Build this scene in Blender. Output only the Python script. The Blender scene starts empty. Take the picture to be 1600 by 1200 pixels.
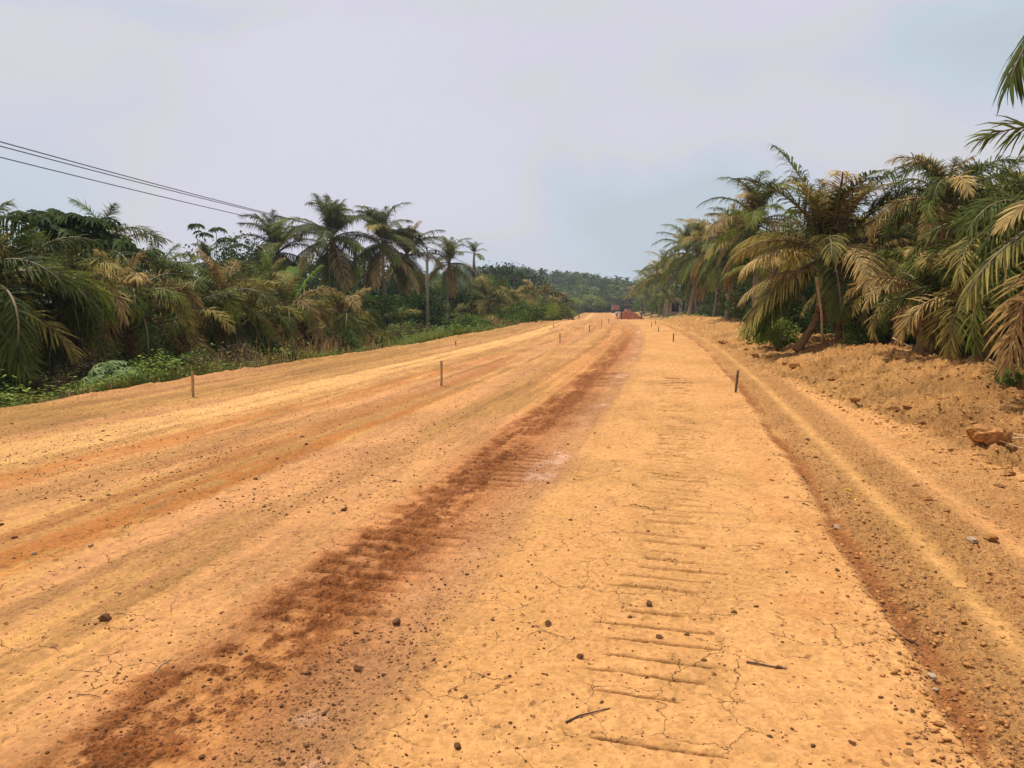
import bpy, math, random
import numpy as np
from mathutils import Vector, Matrix, noise as mnoise
R = math.radians
random.seed(7)
rng = np.random.default_rng(11)
scene = bpy.context.scene
COL = scene.collection

# ------------------------------------------------------------------ camera
F = 1186.0                       # focal length in photograph pixels (1600 wide)
PITCH = math.atan(125/F); HEAD = R(13.7); CAMZ = 1.6
cd = bpy.data.cameras.new('camera'); cam = bpy.data.objects.new('camera', cd); COL.objects.link(cam)
cd.sensor_width = 36; cd.lens = 36*F/1600; cd.clip_start = 0.05; cd.clip_end = 5000
cam.location = (0, 0, CAMZ); cam.rotation_euler = (R(90)-PITCH, 0, HEAD)
scene.camera = cam
scene.view_settings.view_transform = 'Standard'; scene.view_settings.look = 'None'
scene.view_settings.exposure = 0.0; scene.view_settings.gamma = 1.0
scene.view_settings.use_curve_mapping = False
scene.render.resolution_x = 1024; scene.render.resolution_y = 768
scene.cycles.max_bounces = 5; scene.cycles.diffuse_bounces = 2; scene.cycles.glossy_bounces = 2
scene.cycles.transmission_bounces = 2; scene.cycles.transparent_max_bounces = 6; scene.cycles.volume_bounces = 0

def ray(px, py):
    xc = (px-800)/F; yc = (600-py)/F
    fwd = math.cos(PITCH)+yc*math.sin(PITCH); up = -math.sin(PITCH)+yc*math.cos(PITCH)
    return xc, fwd, up
def at(px, py, D):
    """world point seen at pixel px,py of the photograph at D metres ahead"""
    xc, fwd, up = ray(px, py); k = D/fwd
    r, f = xc*k, D
    return (r*math.cos(HEAD)-f*math.sin(HEAD), r*math.sin(HEAD)+f*math.cos(HEAD), CAMZ+up*k)

# ------------------------------------------------------------------ world and sun
SUN_EL, SUN_AZ = R(69), R(-62)
w = bpy.data.worlds.new('World'); scene.world = w; w.use_nodes = True
nt = w.node_tree; N = nt.nodes; Lk = nt.links
bg = N['Background']
sky = N.new('ShaderNodeTexSky'); sky.sky_type = 'NISHITA'; sky.sun_disc = False
sky.sun_elevation = SUN_EL; sky.sun_rotation = SUN_AZ; sky.dust_density = 4.0; sky.air_density = 1.0
tc = N.new('ShaderNodeTexCoord')
mp = N.new('ShaderNodeMapping'); mp.inputs['Scale'].default_value = (1.0, 1.0, 2.4); mp.inputs['Location'].default_value = (0.3, 0.1, 0.2)
nz = N.new('ShaderNodeTexNoise'); nz.inputs['Scale'].default_value = 1.5; nz.inputs['Detail'].default_value = 3.0; nz.inputs['Roughness'].default_value = 0.45
cr = N.new('ShaderNodeValToRGB')
cr.color_ramp.elements[0].position = 0.22; cr.color_ramp.elements[0].color = (5.45, 6.25, 7.0, 1)
cr.color_ramp.elements[1].position = 0.74; cr.color_ramp.elements[1].color = (7.4, 7.2, 8.3, 1)
for p_, c_ in ((.36, (5.9, 6.8, 7.7, 1)), (.46, (6.7, 6.75, 7.8, 1)), (.55, (7.1, 7.1, 7.4, 1)), (.62, (7.2, 6.95, 8.1, 1))):
    e = cr.color_ramp.elements.new(p_); e.color = c_
sz = N.new('ShaderNodeSeparateXYZ'); Lk.new(tc.outputs['Generated'], sz.inputs[0])
ma = N.new('ShaderNodeMath'); ma.operation = 'MULTIPLY_ADD'; ma.inputs[1].default_value = .75; ma.inputs[2].default_value = -.87; Lk.new(sz.outputs['Z'], ma.inputs[0])
mb_ = N.new('ShaderNodeMath'); mb_.operation = 'MULTIPLY_ADD'; mb_.inputs[1].default_value = 2.3; Lk.new(nz.outputs['Fac'], mb_.inputs[0]); Lk.new(ma.outputs[0], mb_.inputs[2])
mx = N.new('ShaderNodeMixRGB'); mx.inputs['Fac'].default_value = 0.9
Lk.new(tc.outputs['Generated'], mp.inputs['Vector']); Lk.new(mp.outputs[0], nz.inputs['Vector'])
prev = mb_.outputs[0]
wn = N.new('ShaderNodeTexNoise'); wn.inputs['Scale'].default_value = 5; wn.inputs['Detail'].default_value = 5; Lk.new(tc.outputs['Generated'], wn.inputs['Vector'])
wa = N.new('ShaderNodeVectorMath'); wa.operation = 'MULTIPLY_ADD'; wa.inputs[1].default_value = (.24, .24, .24); Lk.new(wn.outputs['Color'], wa.inputs[0]); Lk.new(tc.outputs['Generated'], wa.inputs[2])
for (px_, py_, rh_, rv_, am_) in ((960, 345, .30, .10, .30), (1455, 165, .22, .09, .28), (330, 20, .26, .03, .22), (1300, 330, .3, .08, .22)):
    d_ = Vector(at(px_, py_, 1))-Vector((0, 0, CAMZ)); d_.normalize()
    sb_ = N.new('ShaderNodeVectorMath'); sb_.operation = 'SUBTRACT'; Lk.new(wa.outputs[0], sb_.inputs[0]); sb_.inputs[1].default_value = tuple(c+.12 for c in d_)
    sc_ = N.new('ShaderNodeVectorMath'); sc_.operation = 'MULTIPLY'; Lk.new(sb_.outputs[0], sc_.inputs[0]); sc_.inputs[1].default_value = (1/rh_, 1/rh_, 1/rv_)
    ln_ = N.new('ShaderNodeVectorMath'); ln_.operation = 'LENGTH'; Lk.new(sc_.outputs[0], ln_.inputs[0])
    mr_ = N.new('ShaderNodeMapRange'); mr_.interpolation_type = 'SMOOTHSTEP'; mr_.inputs['From Min'].default_value = .15; mr_.inputs['From Max'].default_value = 1.4; mr_.inputs['To Min'].default_value = am_; mr_.inputs['To Max'].default_value = 0; Lk.new(ln_.outputs['Value'], mr_.inputs['Value'])
    su_ = N.new('ShaderNodeMath'); su_.operation = 'SUBTRACT'; Lk.new(prev, su_.inputs[0]); Lk.new(mr_.outputs[0], su_.inputs[1]); prev = su_.outputs[0]
Lk.new(prev, cr.inputs['Fac']); Lk.new(sky.outputs[0], mx.inputs['Color1']); Lk.new(cr.outputs[0], mx.inputs['Color2'])
Lk.new(mx.outputs[0], bg.inputs['Color']); bg.inputs['Strength'].default_value = 0.1
sl = bpy.data.lights.new('sun', 'SUN'); sl.energy = 4.8; sl.angle = R(0.6); sl.color = (1.0, 0.95, 0.87)
so = bpy.data.objects.new('sun', sl); COL.objects.link(so)
sd = Vector((math.cos(SUN_EL)*math.sin(SUN_AZ), math.cos(SUN_EL)*math.cos(SUN_AZ), math.sin(SUN_EL)))
so.rotation_euler = sd.to_track_quat('Z', 'Y').to_euler(); so.location = (0, 0, 60)

# ------------------------------------------------------------------ helpers
def tag(o, label=None, cat=None, group=None, kind=None):
    if label: o['label'] = label
    if cat: o['category'] = cat
    if group: o['group'] = group
    if kind: o['kind'] = kind
    return o
def mkmesh(name, V, Fc, mats=(), midx=None, smooth=False, attrs=None):
    V = np.asarray(V, np.float32).reshape(-1, 3)
    me = bpy.data.meshes.new(name)
    if isinstance(Fc, np.ndarray):
        k = Fc.shape[1]; n = len(Fc)
        me.vertices.add(len(V)); me.vertices.foreach_set('co', V.ravel())
        me.loops.add(n*k); me.loops.foreach_set('vertex_index', Fc.astype(np.int32).ravel())
        me.polygons.add(n); me.polygons.foreach_set('loop_start', np.arange(0, n*k, k, dtype=np.int32))
        me.update(calc_edges=True)
    else:
        me.from_pydata(V.tolist(), [], Fc); me.update()
    for m in mats: me.materials.append(m)
    n = len(me.polygons)
    if midx is not None: me.polygons.foreach_set('material_index', np.asarray(midx, np.int32))
    if smooth: me.polygons.foreach_set('use_smooth', np.ones(n, bool))
    for an, (dom, val) in (attrs or {}).items():
        a = me.attributes.new(an, 'FLOAT', dom); a.data.foreach_set('value', np.asarray(val, np.float32))
    return me
def obj(name, me, parent=None, loc=None):
    o = bpy.data.objects.new(name, me); COL.objects.link(o)
    if parent: o.parent = parent
    if loc is not None: o.location = loc
    return o
def empty(name, loc, rz=0):
    o = bpy.data.objects.new(name, None); COL.objects.link(o); o.location = loc; o.rotation_euler = (0, 0, rz)
    o.empty_display_size = 0.3
    return o
def copy_tree(o, parent=None):
    c = o.copy(); COL.objects.link(c)
    if parent: c.parent = parent
    for ch in list(o.children): copy_tree(ch, c)
    return c
class MB:
    """collects simple shapes into one mesh"""
    def __init__(s): s.V = []; s.F = []; s.M = []
    def add(s, V, Fc, m=0):
        b = len(s.V); s.V += [tuple(v) for v in V]; s.F += [tuple(b+i for i in f) for f in Fc]; s.M += [m]*len(Fc)
    def box(s, a, b, m=0, bev=0.0):
        x0, y0, z0 = a; x1, y1, z1 = b
        V = [(x0,y0,z0),(x1,y0,z0),(x1,y1,z0),(x0,y1,z0),(x0,y0,z1),(x1,y0,z1),(x1,y1,z1),(x0,y1,z1)]
        s.add(V, [(0,3,2,1),(4,5,6,7),(0,1,5,4),(1,2,6,5),(2,3,7,6),(3,0,4,7)], m)
    def tube(s, P, Rr, n=8, m=0, cap=True):
        P = [Vector(p) for p in P]; V = []; Fc = []
        for i, p in enumerate(P):
            t = (P[min(i+1, len(P)-1)]-P[max(i-1, 0)]).normalized()
            a = t.cross(Vector((0, 0, 1)) if abs(t.z) < .95 else Vector((1, 0, 0))).normalized(); b = t.cross(a)
            for k in range(n):
                th = 2*math.pi*k/n; V.append(p+(a*math.cos(th)+b*math.sin(th))*Rr[i])
        for i in range(len(P)-1):
            for k in range(n): Fc.append((i*n+k, i*n+(k+1) % n, (i+1)*n+(k+1) % n, (i+1)*n+k))
        if cap: Fc.append(tuple(range(n-1, -1, -1))); Fc.append(tuple((len(P)-1)*n+k for k in range(n)))
        s.add(V, Fc, m)
    def mesh(s, name, mats, smooth=False): return mkmesh(name, s.V, s.F, mats, s.M, smooth)

# ------------------------------------------------------------------ noise (numpy)
def hsh(ix, iy, seed):
    h = (ix.astype(np.int64)*374761393+iy.astype(np.int64)*668265263+seed*1442695041) & 0xFFFFFFFF
    h = ((h ^ (h >> 13))*1274126177) & 0xFFFFFFFF
    h = ((h ^ (h >> 16))*2246822519) & 0xFFFFFFFF
    return ((h ^ (h >> 15)) & 0xFFFFFF)/float(0xFFFFFF)
def vn(x, y, seed=0):
    x0 = np.floor(x); y0 = np.floor(y); fx = x-x0; fy = y-y0
    fx = fx*fx*fx*(fx*(fx*6-15)+10); fy = fy*fy*fy*(fy*(fy*6-15)+10)
    a = hsh(x0, y0, seed); b = hsh(x0+1, y0, seed); c = hsh(x0, y0+1, seed); d = hsh(x0+1, y0+1, seed)
    return (a*(1-fx)+b*fx)*(1-fy)+(c*(1-fx)+d*fx)*fy
def fbm(x, y, o=4, seed=0, g=.5):
    t = 0; a = 1; s = 0
    for i in range(o):
        ca, sa = math.cos(.6*i), math.sin(.6*i)
        t = t+a*vn((x*ca-y*sa)*2.03**i+17.3*i, (x*sa+y*ca)*2.03**i-9.1*i, seed+i); s += a; a *= g
    return t/s                                   # 0..1
def sm(t): t = np.clip(t, 0, 1); return t*t*(3-2*t)
def band(u, c, w, f): return sm((w+f-np.abs(u-c))/f)   # 1 inside c+-w, fading over f

def SH(Y): Y = np.maximum(Y, 0); return np.where(Y < 60, -.001*Y*Y, -3.6-.12*(Y-60))
def ZR(Y): return -1.4*sm((Y-55)/110.)
hx, hy, _ = at(790, 475, 440)
h2x, h2y, _ = at(500, 475, 480)
TOEY = [-30, 0, 7, 10, 18, 27, 47, 80, 120, 200, 400]; TOEU = [3.6, 3.4, 3.15, 2.8, 2.1, 1.75, 1.6, 2.4, 4.2, 6, 8]
def ground(X, Y, detail=True):
    X = np.asarray(X, float); Y = np.asarray(Y, float)
    u = X-SH(Y)
    toe = np.interp(Y, TOEY, TOEU)+.5*(fbm(Y*.35, Y*0+3, 3, 51)-.5)
    tb = u-toe
    edge = -10.35+.9*(fbm(Y*.22, Y*0+8, 3, 61)-.5)
    tl = edge-u
    far = sm((Y-262)/14)
    z = ZR(Y)
    hb = .52+.25*(fbm(Y*.25, Y*0+1, 2, 71)-.5)
    z = z+hb*sm(tb/2.7)-.3*sm((tb-2.6)/3.5)
    z = z-.5*sm(tl/1.2)-.85*sm((tl-1.0)/11)
    z = z-.25*(1-far)*0
    d1 = ((X-hx)/85)**2+((Y-hy)/130)**2; d2 = ((X-h2x)/200)**2+((Y-h2y)/150)**2
    z = z+17*np.exp(-d1)*sm((Y-270)/120)+2*np.exp(-d2)*sm((Y-270)/120)
    road = sm((tl*-1+.0)/.4)*sm(-tb/.3+0.5)*(1-far)
    z = z-.018*(np.clip(u+4.5, -6, 6))**2/6*0
    if not detail: return z
    M = {}
    st = fbm(u*2.2, Y*.16, 4, 5); st2 = fbm(u*6, Y*.5, 3, 15)
    n1 = fbm(X*.7, Y*.7, 4, 21); n2 = fbm(X*3.1, Y*3.1, 4, 31); n3 = fbm(X*14, Y*14, 3, 41); n4 = fbm(X*45, Y*45, 3, 44)
    near = np.exp(-Y/40.)
    z = z+(n1-.5)*.05*road+(st-.5)*.035*road+(n2-.5)*.018*road+(n3-.5)*.010*road+(n4-.5)*.006*road
    # wheel ruts and windrows along the road
    for c, wd, dp in ((-7.6, .12, -.02), (-7.2, .25, .015), (-5.5, .2, -.015), (-4.35, .15, -.01), (-3.2, .3, .01), (-6.4, .18, .012)):
        z = z+dp*np.exp(-((u-c-.25*(fbm(Y*.1, Y*0+c, 2, 81)-.5)-(0.02*(Y-8) if c < -5 else 0))/wd)**2)*(.4+st2)
    # compactor cleat bands
    wob = .05*(n1-.5)
    rn_ = lambda q_, p_: hsh(np.floor(q_/p_), np.floor(q_/p_)*0+11, 39)
    per = .172
    ph = np.mod(Y+.05*(n2-.5)+.02*(n3-.5)+wob, per)/per+.16*(rn_(Y+wob, per)-.5)
    cr_id = np.floor((Y+.02*(n2-.5)+wob)/per)
    rnd = hsh(cr_id, cr_id*0+3, 9); rn2 = hsh(cr_id, cr_id*0+5, 19); rn3 = hsh(cr_id, cr_id*0+7, 29)
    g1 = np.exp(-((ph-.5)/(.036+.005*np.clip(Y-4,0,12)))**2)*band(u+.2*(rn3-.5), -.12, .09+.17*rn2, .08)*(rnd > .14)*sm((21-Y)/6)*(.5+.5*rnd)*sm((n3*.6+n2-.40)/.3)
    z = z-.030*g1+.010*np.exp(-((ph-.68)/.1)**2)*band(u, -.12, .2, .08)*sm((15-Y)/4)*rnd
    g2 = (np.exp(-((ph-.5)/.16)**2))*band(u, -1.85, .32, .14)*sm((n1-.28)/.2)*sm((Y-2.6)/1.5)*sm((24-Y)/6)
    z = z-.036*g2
    # rough dark windrow
    darkc = -1.93+.16*(fbm(Y*.3, Y*0, 3, 91)-.5)
    dark = band(u+.25*(n2-.5)+.1*(n3-.5), darkc-.02, .13, .26)*sm((n2*.25+n3*.4+n4*.3+n1*.3+st2*.8-.85+.09*sm((5.5-Y)/2))/.32)
    dark = dark*sm((34-Y)/25+.35)
    z = z+dark*((n3-.5)*.04+(n4-.5)*.02)
    # right rut and loose soil beside it
    rc = 1.08+.07*(fbm(Y*.5, Y*0+5, 3, 95)-.5)
    rut = band(u+.12*(n2-.5)+.05*(n3-.5), rc, .015, .11)
    z = z-.03*rut*(.5+st2)
    loose = np.maximum.reduce([band(u, 1.28, .12, .14), band(u, 1.82, .16, .16), band(u, 2.55, .25, .2)*sm((12-Y)/6), rut*.8])*road
    z = z+loose*((n3-.5)*.03+(n4-.5)*.016+(n2-.5)*.02)
    # bank : lumps of pushed soil
    bk = sm((tb+.15)/.3)*(1-far)
    rid = 1-np.abs(2*fbm(X*1.5+u*.4, Y*1.1, 4, 101)-1)
    lmp = fbm(X*2.4, Y*2.4, 4, 103)
    z = z+bk*((rid-.6)*.20+(lmp-.5)*.24+(n3-.5)*.11+(n4-.5)*.04)
    z = z+.05*np.exp(-((tb+.05)/.16)**2)*(n2)*(1-far)
    # left shoulder crumbs
    le = np.exp(-((tl+.25)/.28)**2)*(1-far)
    z = z+le*((n2-.35)*.16+(n3-.5)*.05)
    sho = band(u, -9.4, .8, .5)*road
    z = z+sho*((n2-.5)*.03+(n3-.5)*.015)
    # ---------------- soil colour
    pale = np.array([.535, .268, .092]); mid = np.array([.355, .182, .052]); yel = np.array([.49, .275, .074])
    pink = np.array([.42, .195, .080]); pinkw = np.array([.58, .33, .20]); brown = np.array([.22, .072, .020]); org = np.array([.40, .150, .036]); dk = np.array([.12, .036, .012])
    dirtb = np.array([.29, .148, .047])
    c = np.empty(X.shape+(3,)); c[:] = pale
    def mix(m, col): 
        nonlocal c
        m = np.clip(m, 0, 1)[..., None]; c = c*(1-m)+col*m
    mix(sm((st-.42)/.2)*.55*sm((-1.2-u)/1), mid)
    mix(sm((n1-.5)/.2)*.4, mid); mix(sm((n2*.6+n3*.4-.52)/.12)*.28, mid*.92); mix(sm((.42-n2*.5-n3*.5)/.12)*.3, np.array([.50, .25, .075]))
    blt = fbm(X*1.1+40, Y*.55, 4, 777); mix(sm((blt-.54)/.07)*.45*sm((n3-.35)/.25)*(u < .9), np.array([.42, .20, .062])); mix(sm((.36-blt)/.05)*.4*sm((n3-.35)/.2), dirtb)
    tt = sm((st-.5)/.12)
    mix(band(u, -8.9, 1.3, .5)*.6, mid*.95)
    s3 = fbm(u*9, Y*.35, 3, 915); s4 = fbm(u*20, Y*.8, 3, 917); mix(sm((s3-.56)/.06)*.5*sm((-.8-u)/.6)*sm((n3-.3)/.2), dirtb); mix(sm((s4-.58)/.06)*.42*sm((-.8-u)/.6), dirtb*.9); mix(sm((.40-s3)/.06)*.35*sm((-.8-u)/.6), yel*1.05)
    mix(band(u, -7.1, .35, .35)*.7, np.array([.68, .37, .13]))
    du = .03*(Y-7)
    mix(band(u-du, -6.0, .15, .22)*sm((30-Y)/12)*.75*sm((st2-.25)/.2), org*1.0)
    mix(band(u-du, -5.3, .35, .35)*.4*(.4+n1), pink*1.02)
    ob = band(u, -4.12+.25*(n1-.5), .06+.1*sm((9-Y)/3), .13)*sm((17-Y)/7)
    mix(ob*.9*sm((st2*.6+n2*.4-.28)/.15), org)
    mix(band(u, -3.55, .2, .3)*.35*(.3+n1), pink)
    mix(band(u, -4.8, .25, .25)*.4*tt, brown*1.8)
    mix(band(u, -2.75, .25, .3)*.3*sm((Y-9)/10), brown*2)
    mix(sm((fbm(u*1.6+30, Y*.14, 3, 951)-.55)/.07)*.5*sm((-1-u)/.6), pink*1.15)
    for k in range(9):      # faint wheel lines
        uc = -9.6+k*.93+.35*(hsh(np.array([k]), np.array([2]), 3)[0]-.5)
        mix(band(u, uc+.25*(fbm(Y*.06, Y*0+k*3, 2, 301+k)-.5), .035, .11)*.62*sm((st2-.35)/.2)*sm((Y-6)/10), dirtb*.8)
    # dark damp windrow with reddish edges, pinkish band at its right
    pk = band(u, -1.42+.12*(n1-.5), .16, .22)
    mix(pk*.75*(.3+1.2*n1), pink)
    mix(band(u, -1.36+.1*(n2-.5), .05, .14)*sm((n2*.6+n1*.5-.58)/.12)*.8, pinkw)
    mix(dark*.66, brown*1.25); mix(band(u+.2*(n2-.5), darkc, .22, .35)*.38*sm((70-Y)/35), brown*2.1); mix(band(u, darkc+.05, .07, .12)*sm((Y-6)/6)*sm((50-Y)/25)*.6, brown*1.2); mix(dark*sm((n3-.52)/.1)*.6, dk); mix(dark*sm((n2-.55)/.1)*.35, org)
    mix(band(u, -1.98, .22, .12)*sm((n2*.7+n3*.3-.45)/.15)*.55*sm((60-Y)/30+.2), brown*1.2)
    mix(np.clip(g1*1.5, 0, 1)*.95, brown*.5); mix(band(u, -.12, .22, .15)*sm((n2*.6+n3*.4-.5)/.1)*.35*sm((14-Y)/4), dirtb); mix(np.clip(g2*.9, 0, 1)*sm((Y-2.6)/2), brown*.8)  # groove shade painted into the cleat marks as darker brown
    rp = band(u, .72+.2*(n1-.5), .1, .22)*sm((n2*.6+n1*.4-.48)/.1)
    mix(rp*.42, np.array([.43, .185, .055]))
    mix(loose*.42*sm((n3*.5+n4*.5-.42)/.2)*sm((n2*.5+st2*.7-.38)/.25)+loose*.10, dirtb*np.array([1.15, 1.0, .9]))
    mix(rut*sm((n2*.6+st2*.6-.46)/.2)*.8, brown*1.3)
    mix(band(u+.16*(n2-.5), 1.5, .04, .16)*.22, yel); mix(band(u, 2.15, .12, .15)*.75*(Y < 200), pale*1.02)
    mix(band(u, 2.3, .15, .2)*sm((n2-.45)/.1)*.4, np.array([.45, .2, .065]))
    bkc = np.array([.50, .255, .076])
    mix(bk*.92, bkc); mix(bk*sm((.5-n3)/.1)*.4, dirtb); mix(bk*sm((lmp*.5+n3*.5-.5)/.12)*.35, dirtb*.85); mix(bk*sm((n2-.58)/.08)*.45, pale)
    mix(bk*sm((n1-.55)/.1)*.4, np.array([.42, .17, .045])); mix(bk*sm((fbm(X*.9+9, Y*.9, 4, 931)-.54)/.06)*.5, dirtb)
    # grassy tint on the far right bank, litter under the thicket
    mix(bk*sm((Y-70)/25)*sm((n2*.5+n1*.5-.4)/.15)*.6, np.array([.26, .22, .055]))
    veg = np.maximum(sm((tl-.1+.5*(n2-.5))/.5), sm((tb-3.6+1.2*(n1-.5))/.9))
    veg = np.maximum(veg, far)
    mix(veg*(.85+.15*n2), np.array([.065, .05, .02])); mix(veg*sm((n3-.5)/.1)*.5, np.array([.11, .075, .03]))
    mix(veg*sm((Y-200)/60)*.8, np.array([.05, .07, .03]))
    c = c*(1+(.5*(n4-.5)+.34*(n3-.5)+.18*(n2-.5)))[..., None]
    rough = np.clip(.12+dark*.8+loose*.7+bk*.8+sho*.35+.4*sm((st*.6+n1*.4-.42)/.15)*sm((-.9-u)/.5)+.3*pk, 0, 1)
    return z, c, rough, dict(dark=dark, loose=loose, bk=bk, veg=veg, pk=pk, road=road)
def gz(x, y): return float(ground(np.array([x]), np.array([y]))[0][0])
def gp(px, py, h=0.):
    """point on the ground seen at a pixel of the photograph"""
    xc, f, up = ray(px, py)
    k = CAMZ/max(-up, .004)
    for _ in range(25):
        p = (xc*k*math.cos(HEAD)-f*k*math.sin(HEAD), xc*k*math.sin(HEAD)+f*k*math.cos(HEAD))
        z = float(ground(np.array([p[0]]), np.array([p[1]]), False)[()][0])
        k = k*.5+.5*(CAMZ-z)/max(-up, .004)
    return (p[0], p[1], gz(*p))

# ------------------------------------------------------------------ materials
def nodemat(name):
    m = bpy.data.materials.new(name); m.use_nodes = True; return m, m.node_tree.nodes, m.node_tree.links, m.node_tree.nodes['Principled BSDF']
def simple(name, col, rough=.7, var=.25, scale=8, bump=.2, spec=.3, metal=0):
    m, N, L, b = nodemat(name)
    t = N.new('ShaderNodeTexCoord'); n = N.new('ShaderNodeTexNoise'); n.inputs['Scale'].default_value = scale; n.inputs['Detail'].default_value = 5
    L.new(t.outputs['Object'], n.inputs['Vector'])
    r = N.new('ShaderNodeValToRGB'); r.color_ramp.elements[0].position = .3; r.color_ramp.elements[1].position = .7
    r.color_ramp.elements[0].color = tuple(c*(1-var) for c in col)+(1,); r.color_ramp.elements[1].color = tuple(min(1, c*(1+var)) for c in col)+(1,)
    L.new(n.outputs['Fac'], r.inputs['Fac']); L.new(r.outputs[0], b.inputs['Base Color'])
    b.inputs['Roughness'].default_value = rough; b.inputs['Specular IOR Level'].default_value = spec; b.inputs['Metallic'].default_value = metal
    if bump:
        bp = N.new('ShaderNodeBump'); bp.inputs['Strength'].default_value = bump; bp.inputs['Distance'].default_value = .02
        L.new(n.outputs['Fac'], bp.inputs['Height']); L.new(bp.outputs[0], b.inputs['Normal'])
    return m
def leafmat(name, c1, c2, rough=.7, transl=.3, spec=.12):
    m, N, L, b = nodemat(name)
    a = N.new('ShaderNodeAttribute'); a.attribute_name = 'rnd'
    t = N.new('ShaderNodeTexCoord'); n = N.new('ShaderNodeTexNoise'); n.inputs['Scale'].default_value = 1.3; n.inputs['Detail'].default_value = 3
    oi = N.new('ShaderNodeObjectInfo'); ad = N.new('ShaderNodeVectorMath'); ad.operation = 'ADD'
    L.new(t.outputs['Object'], ad.inputs[0]); L.new(oi.outputs['Random'], ad.inputs[1]); L.new(ad.outputs[0], n.inputs['Vector'])
    m1 = N.new('ShaderNodeMath'); m1.operation = 'MULTIPLY_ADD'; m1.inputs[1].default_value = .55
    L.new(a.outputs['Fac'], m1.inputs[0])
    m2 = N.new('ShaderNodeMath'); m2.operation = 'MULTIPLY'; m2.inputs[1].default_value = .5; L.new(n.outputs['Fac'], m2.inputs[0]); L.new(m2.outputs[0], m1.inputs[2])
    m3 = N.new('ShaderNodeMath'); m3.operation = 'MULTIPLY_ADD'; m3.inputs[1].default_value = .35; m3.inputs[2].default_value = -.12
    L.new(oi.outputs['Random'], m3.inputs[0])
    m4 = N.new('ShaderNodeMath'); m4.operation = 'ADD'; L.new(m1.outputs[0], m4.inputs[0]); L.new(m3.outputs[0], m4.inputs[1])
    r = N.new('ShaderNodeValToRGB'); r.color_ramp.elements[0].position = .2; r.color_ramp.elements[1].position = .85
    r.color_ramp.elements[0].color = tuple(c1)+(1,); r.color_ramp.elements[1].color = tuple(c2)+(1,)
    L.new(m4.outputs[0], r.inputs['Fac']); L.new(r.outputs[0], b.inputs['Base Color'])
    b.inputs['Roughness'].default_value = rough; b.inputs['Specular IOR Level'].default_value = spec
    tr = N.new('ShaderNodeBsdfTranslucent'); L.new(r.outputs[0], tr.inputs['Color'])
    ms = N.new('ShaderNodeMixShader'); ms.inputs['Fac'].default_value = transl
    L.new(b.outputs[0], ms.inputs[1]); L.new(tr.outputs[0], ms.inputs[2]); L.new(ms.outputs[0], N['Material Output'].inputs['Surface'])
    return m
MT = {}
MT['lf_dark'] = leafmat('palm_leaf_dark', (.009, .020, .003), (.10, .125, .020), .7)
MT['lf_green'] = leafmat('palm_leaf_green', (.016, .036, .004), (.20, .23, .035), .7)
MT['lf_bright'] = leafmat('palm_leaf_bright', (.05, .11, .010), (.20, .30, .04), .7)
MT['lf_dusty'] = leafmat('palm_leaf_dusty', (.040, .032, .010), (.60, .42, .15), .8, .25, .1)
MT['lf_olive'] = leafmat('palm_leaf_olive', (.020, .028, .005), (.42, .34, .08), .7, .3)
MT['lf_dead'] = leafmat('palm_leaf_dead', (.05, .03, .012), (.42, .26, .09), .8, .2, .1)
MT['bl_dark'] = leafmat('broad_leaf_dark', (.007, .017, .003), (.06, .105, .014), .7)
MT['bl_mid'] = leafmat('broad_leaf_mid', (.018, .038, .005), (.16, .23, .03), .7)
MT['bl_light'] = leafmat('broad_leaf_light', (.05, .09, .010), (.28, .34, .05), .7)
MT['bl_brown'] = leafmat('broad_leaf_brown', (.045, .03, .018), (.15, .105, .05), .6)
MT['cassava'] = leafmat('cassava_leaf', (.05, .10, .02), (.33, .42, .16), .5)
MT['grass'] = leafmat('grass_blade', (.07, .10, .015), (.26, .28, .06), .6)
MT['straw'] = leafmat('straw_blade', (.16, .09, .03), (.42, .27, .10), .7, .1, .2)
MT['stem'] = simple('palm_stem', (.16, .12, .05), .6, .3, 6)
MT['stem_dead'] = simple('palm_stem_dead', (.26, .16, .07), .7, .3, 6)
MT['trunk_pale'] = simple('palm_trunk_pale', (.27, .21, .14), .85, .35, 9, .6)
MT['trunk_brown'] = simple('palm_trunk_brown', (.20, .115, .05), .9, .4, 10, .8)
MT['bark'] = simple('bark', (.10, .075, .05), .9, .4, 12, .8)
MT['wood_stake'] = simple('stake_wood', (.38, .25, .11), .8, .3, 25, .4)
MT['wood_dark'] = simple('stake_wood_dark', (.11, .08, .055), .85, .35, 25, .4)
MT['wood_pale'] = simple('split_wood', (.50, .34, .17), .8, .25, 14, .5)
MT['pole'] = simple('pole_grey', (.17, .17, .12), .8, .25, 6, .2)
MT['metal_dark'] = simple('dark_metal', (.03, .028, .03), .5, .2, 10, 0)
MT['wire'] = simple('cable_grey', (.06, .055, .07), .6, .1, 5, 0)
MT['block'] = simple('block_wall', (.27, .23, .19), .95, .35, 3, .4)
MT['concrete'] = simple('roof_slab', (.22, .19, .16), .95, .3, 5, .3)
MT['black'] = simple('dark_interior', (.012, .011, .012), .9, .2, 5, 0)
MT['heap'] = simple('red_soil', (.19, .055, .022), .98, .3, 2.2, .8, .1)
MT['clod_dark'] = simple('clod_dark', (.17, .08, .034), .95, .4, 30, .6, .15)
MT['clod_soil'] = simple('clod_soil', (.38, .17, .05), .95, .35, 30, .6, .15)
MT['clod_pale'] = simple('clod_pale', (.40, .28, .17), .9, .2, 30, .4, .2)
MT['boulder'] = simple('boulder_soil', (.34, .16, .05), .95, .5, 5, 1.0, .15)
MT['white'] = simple('white_plastic', (.72, .70, .66), .6, .08, 10, 0)
MT['yellowleaf'] = simple('yellow_leaf', (.75, .55, .03), .7, .15, 20, 0)
MT['twig'] = simple('twig', (.09, .05, .03), .85, .3, 30, .3)
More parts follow.
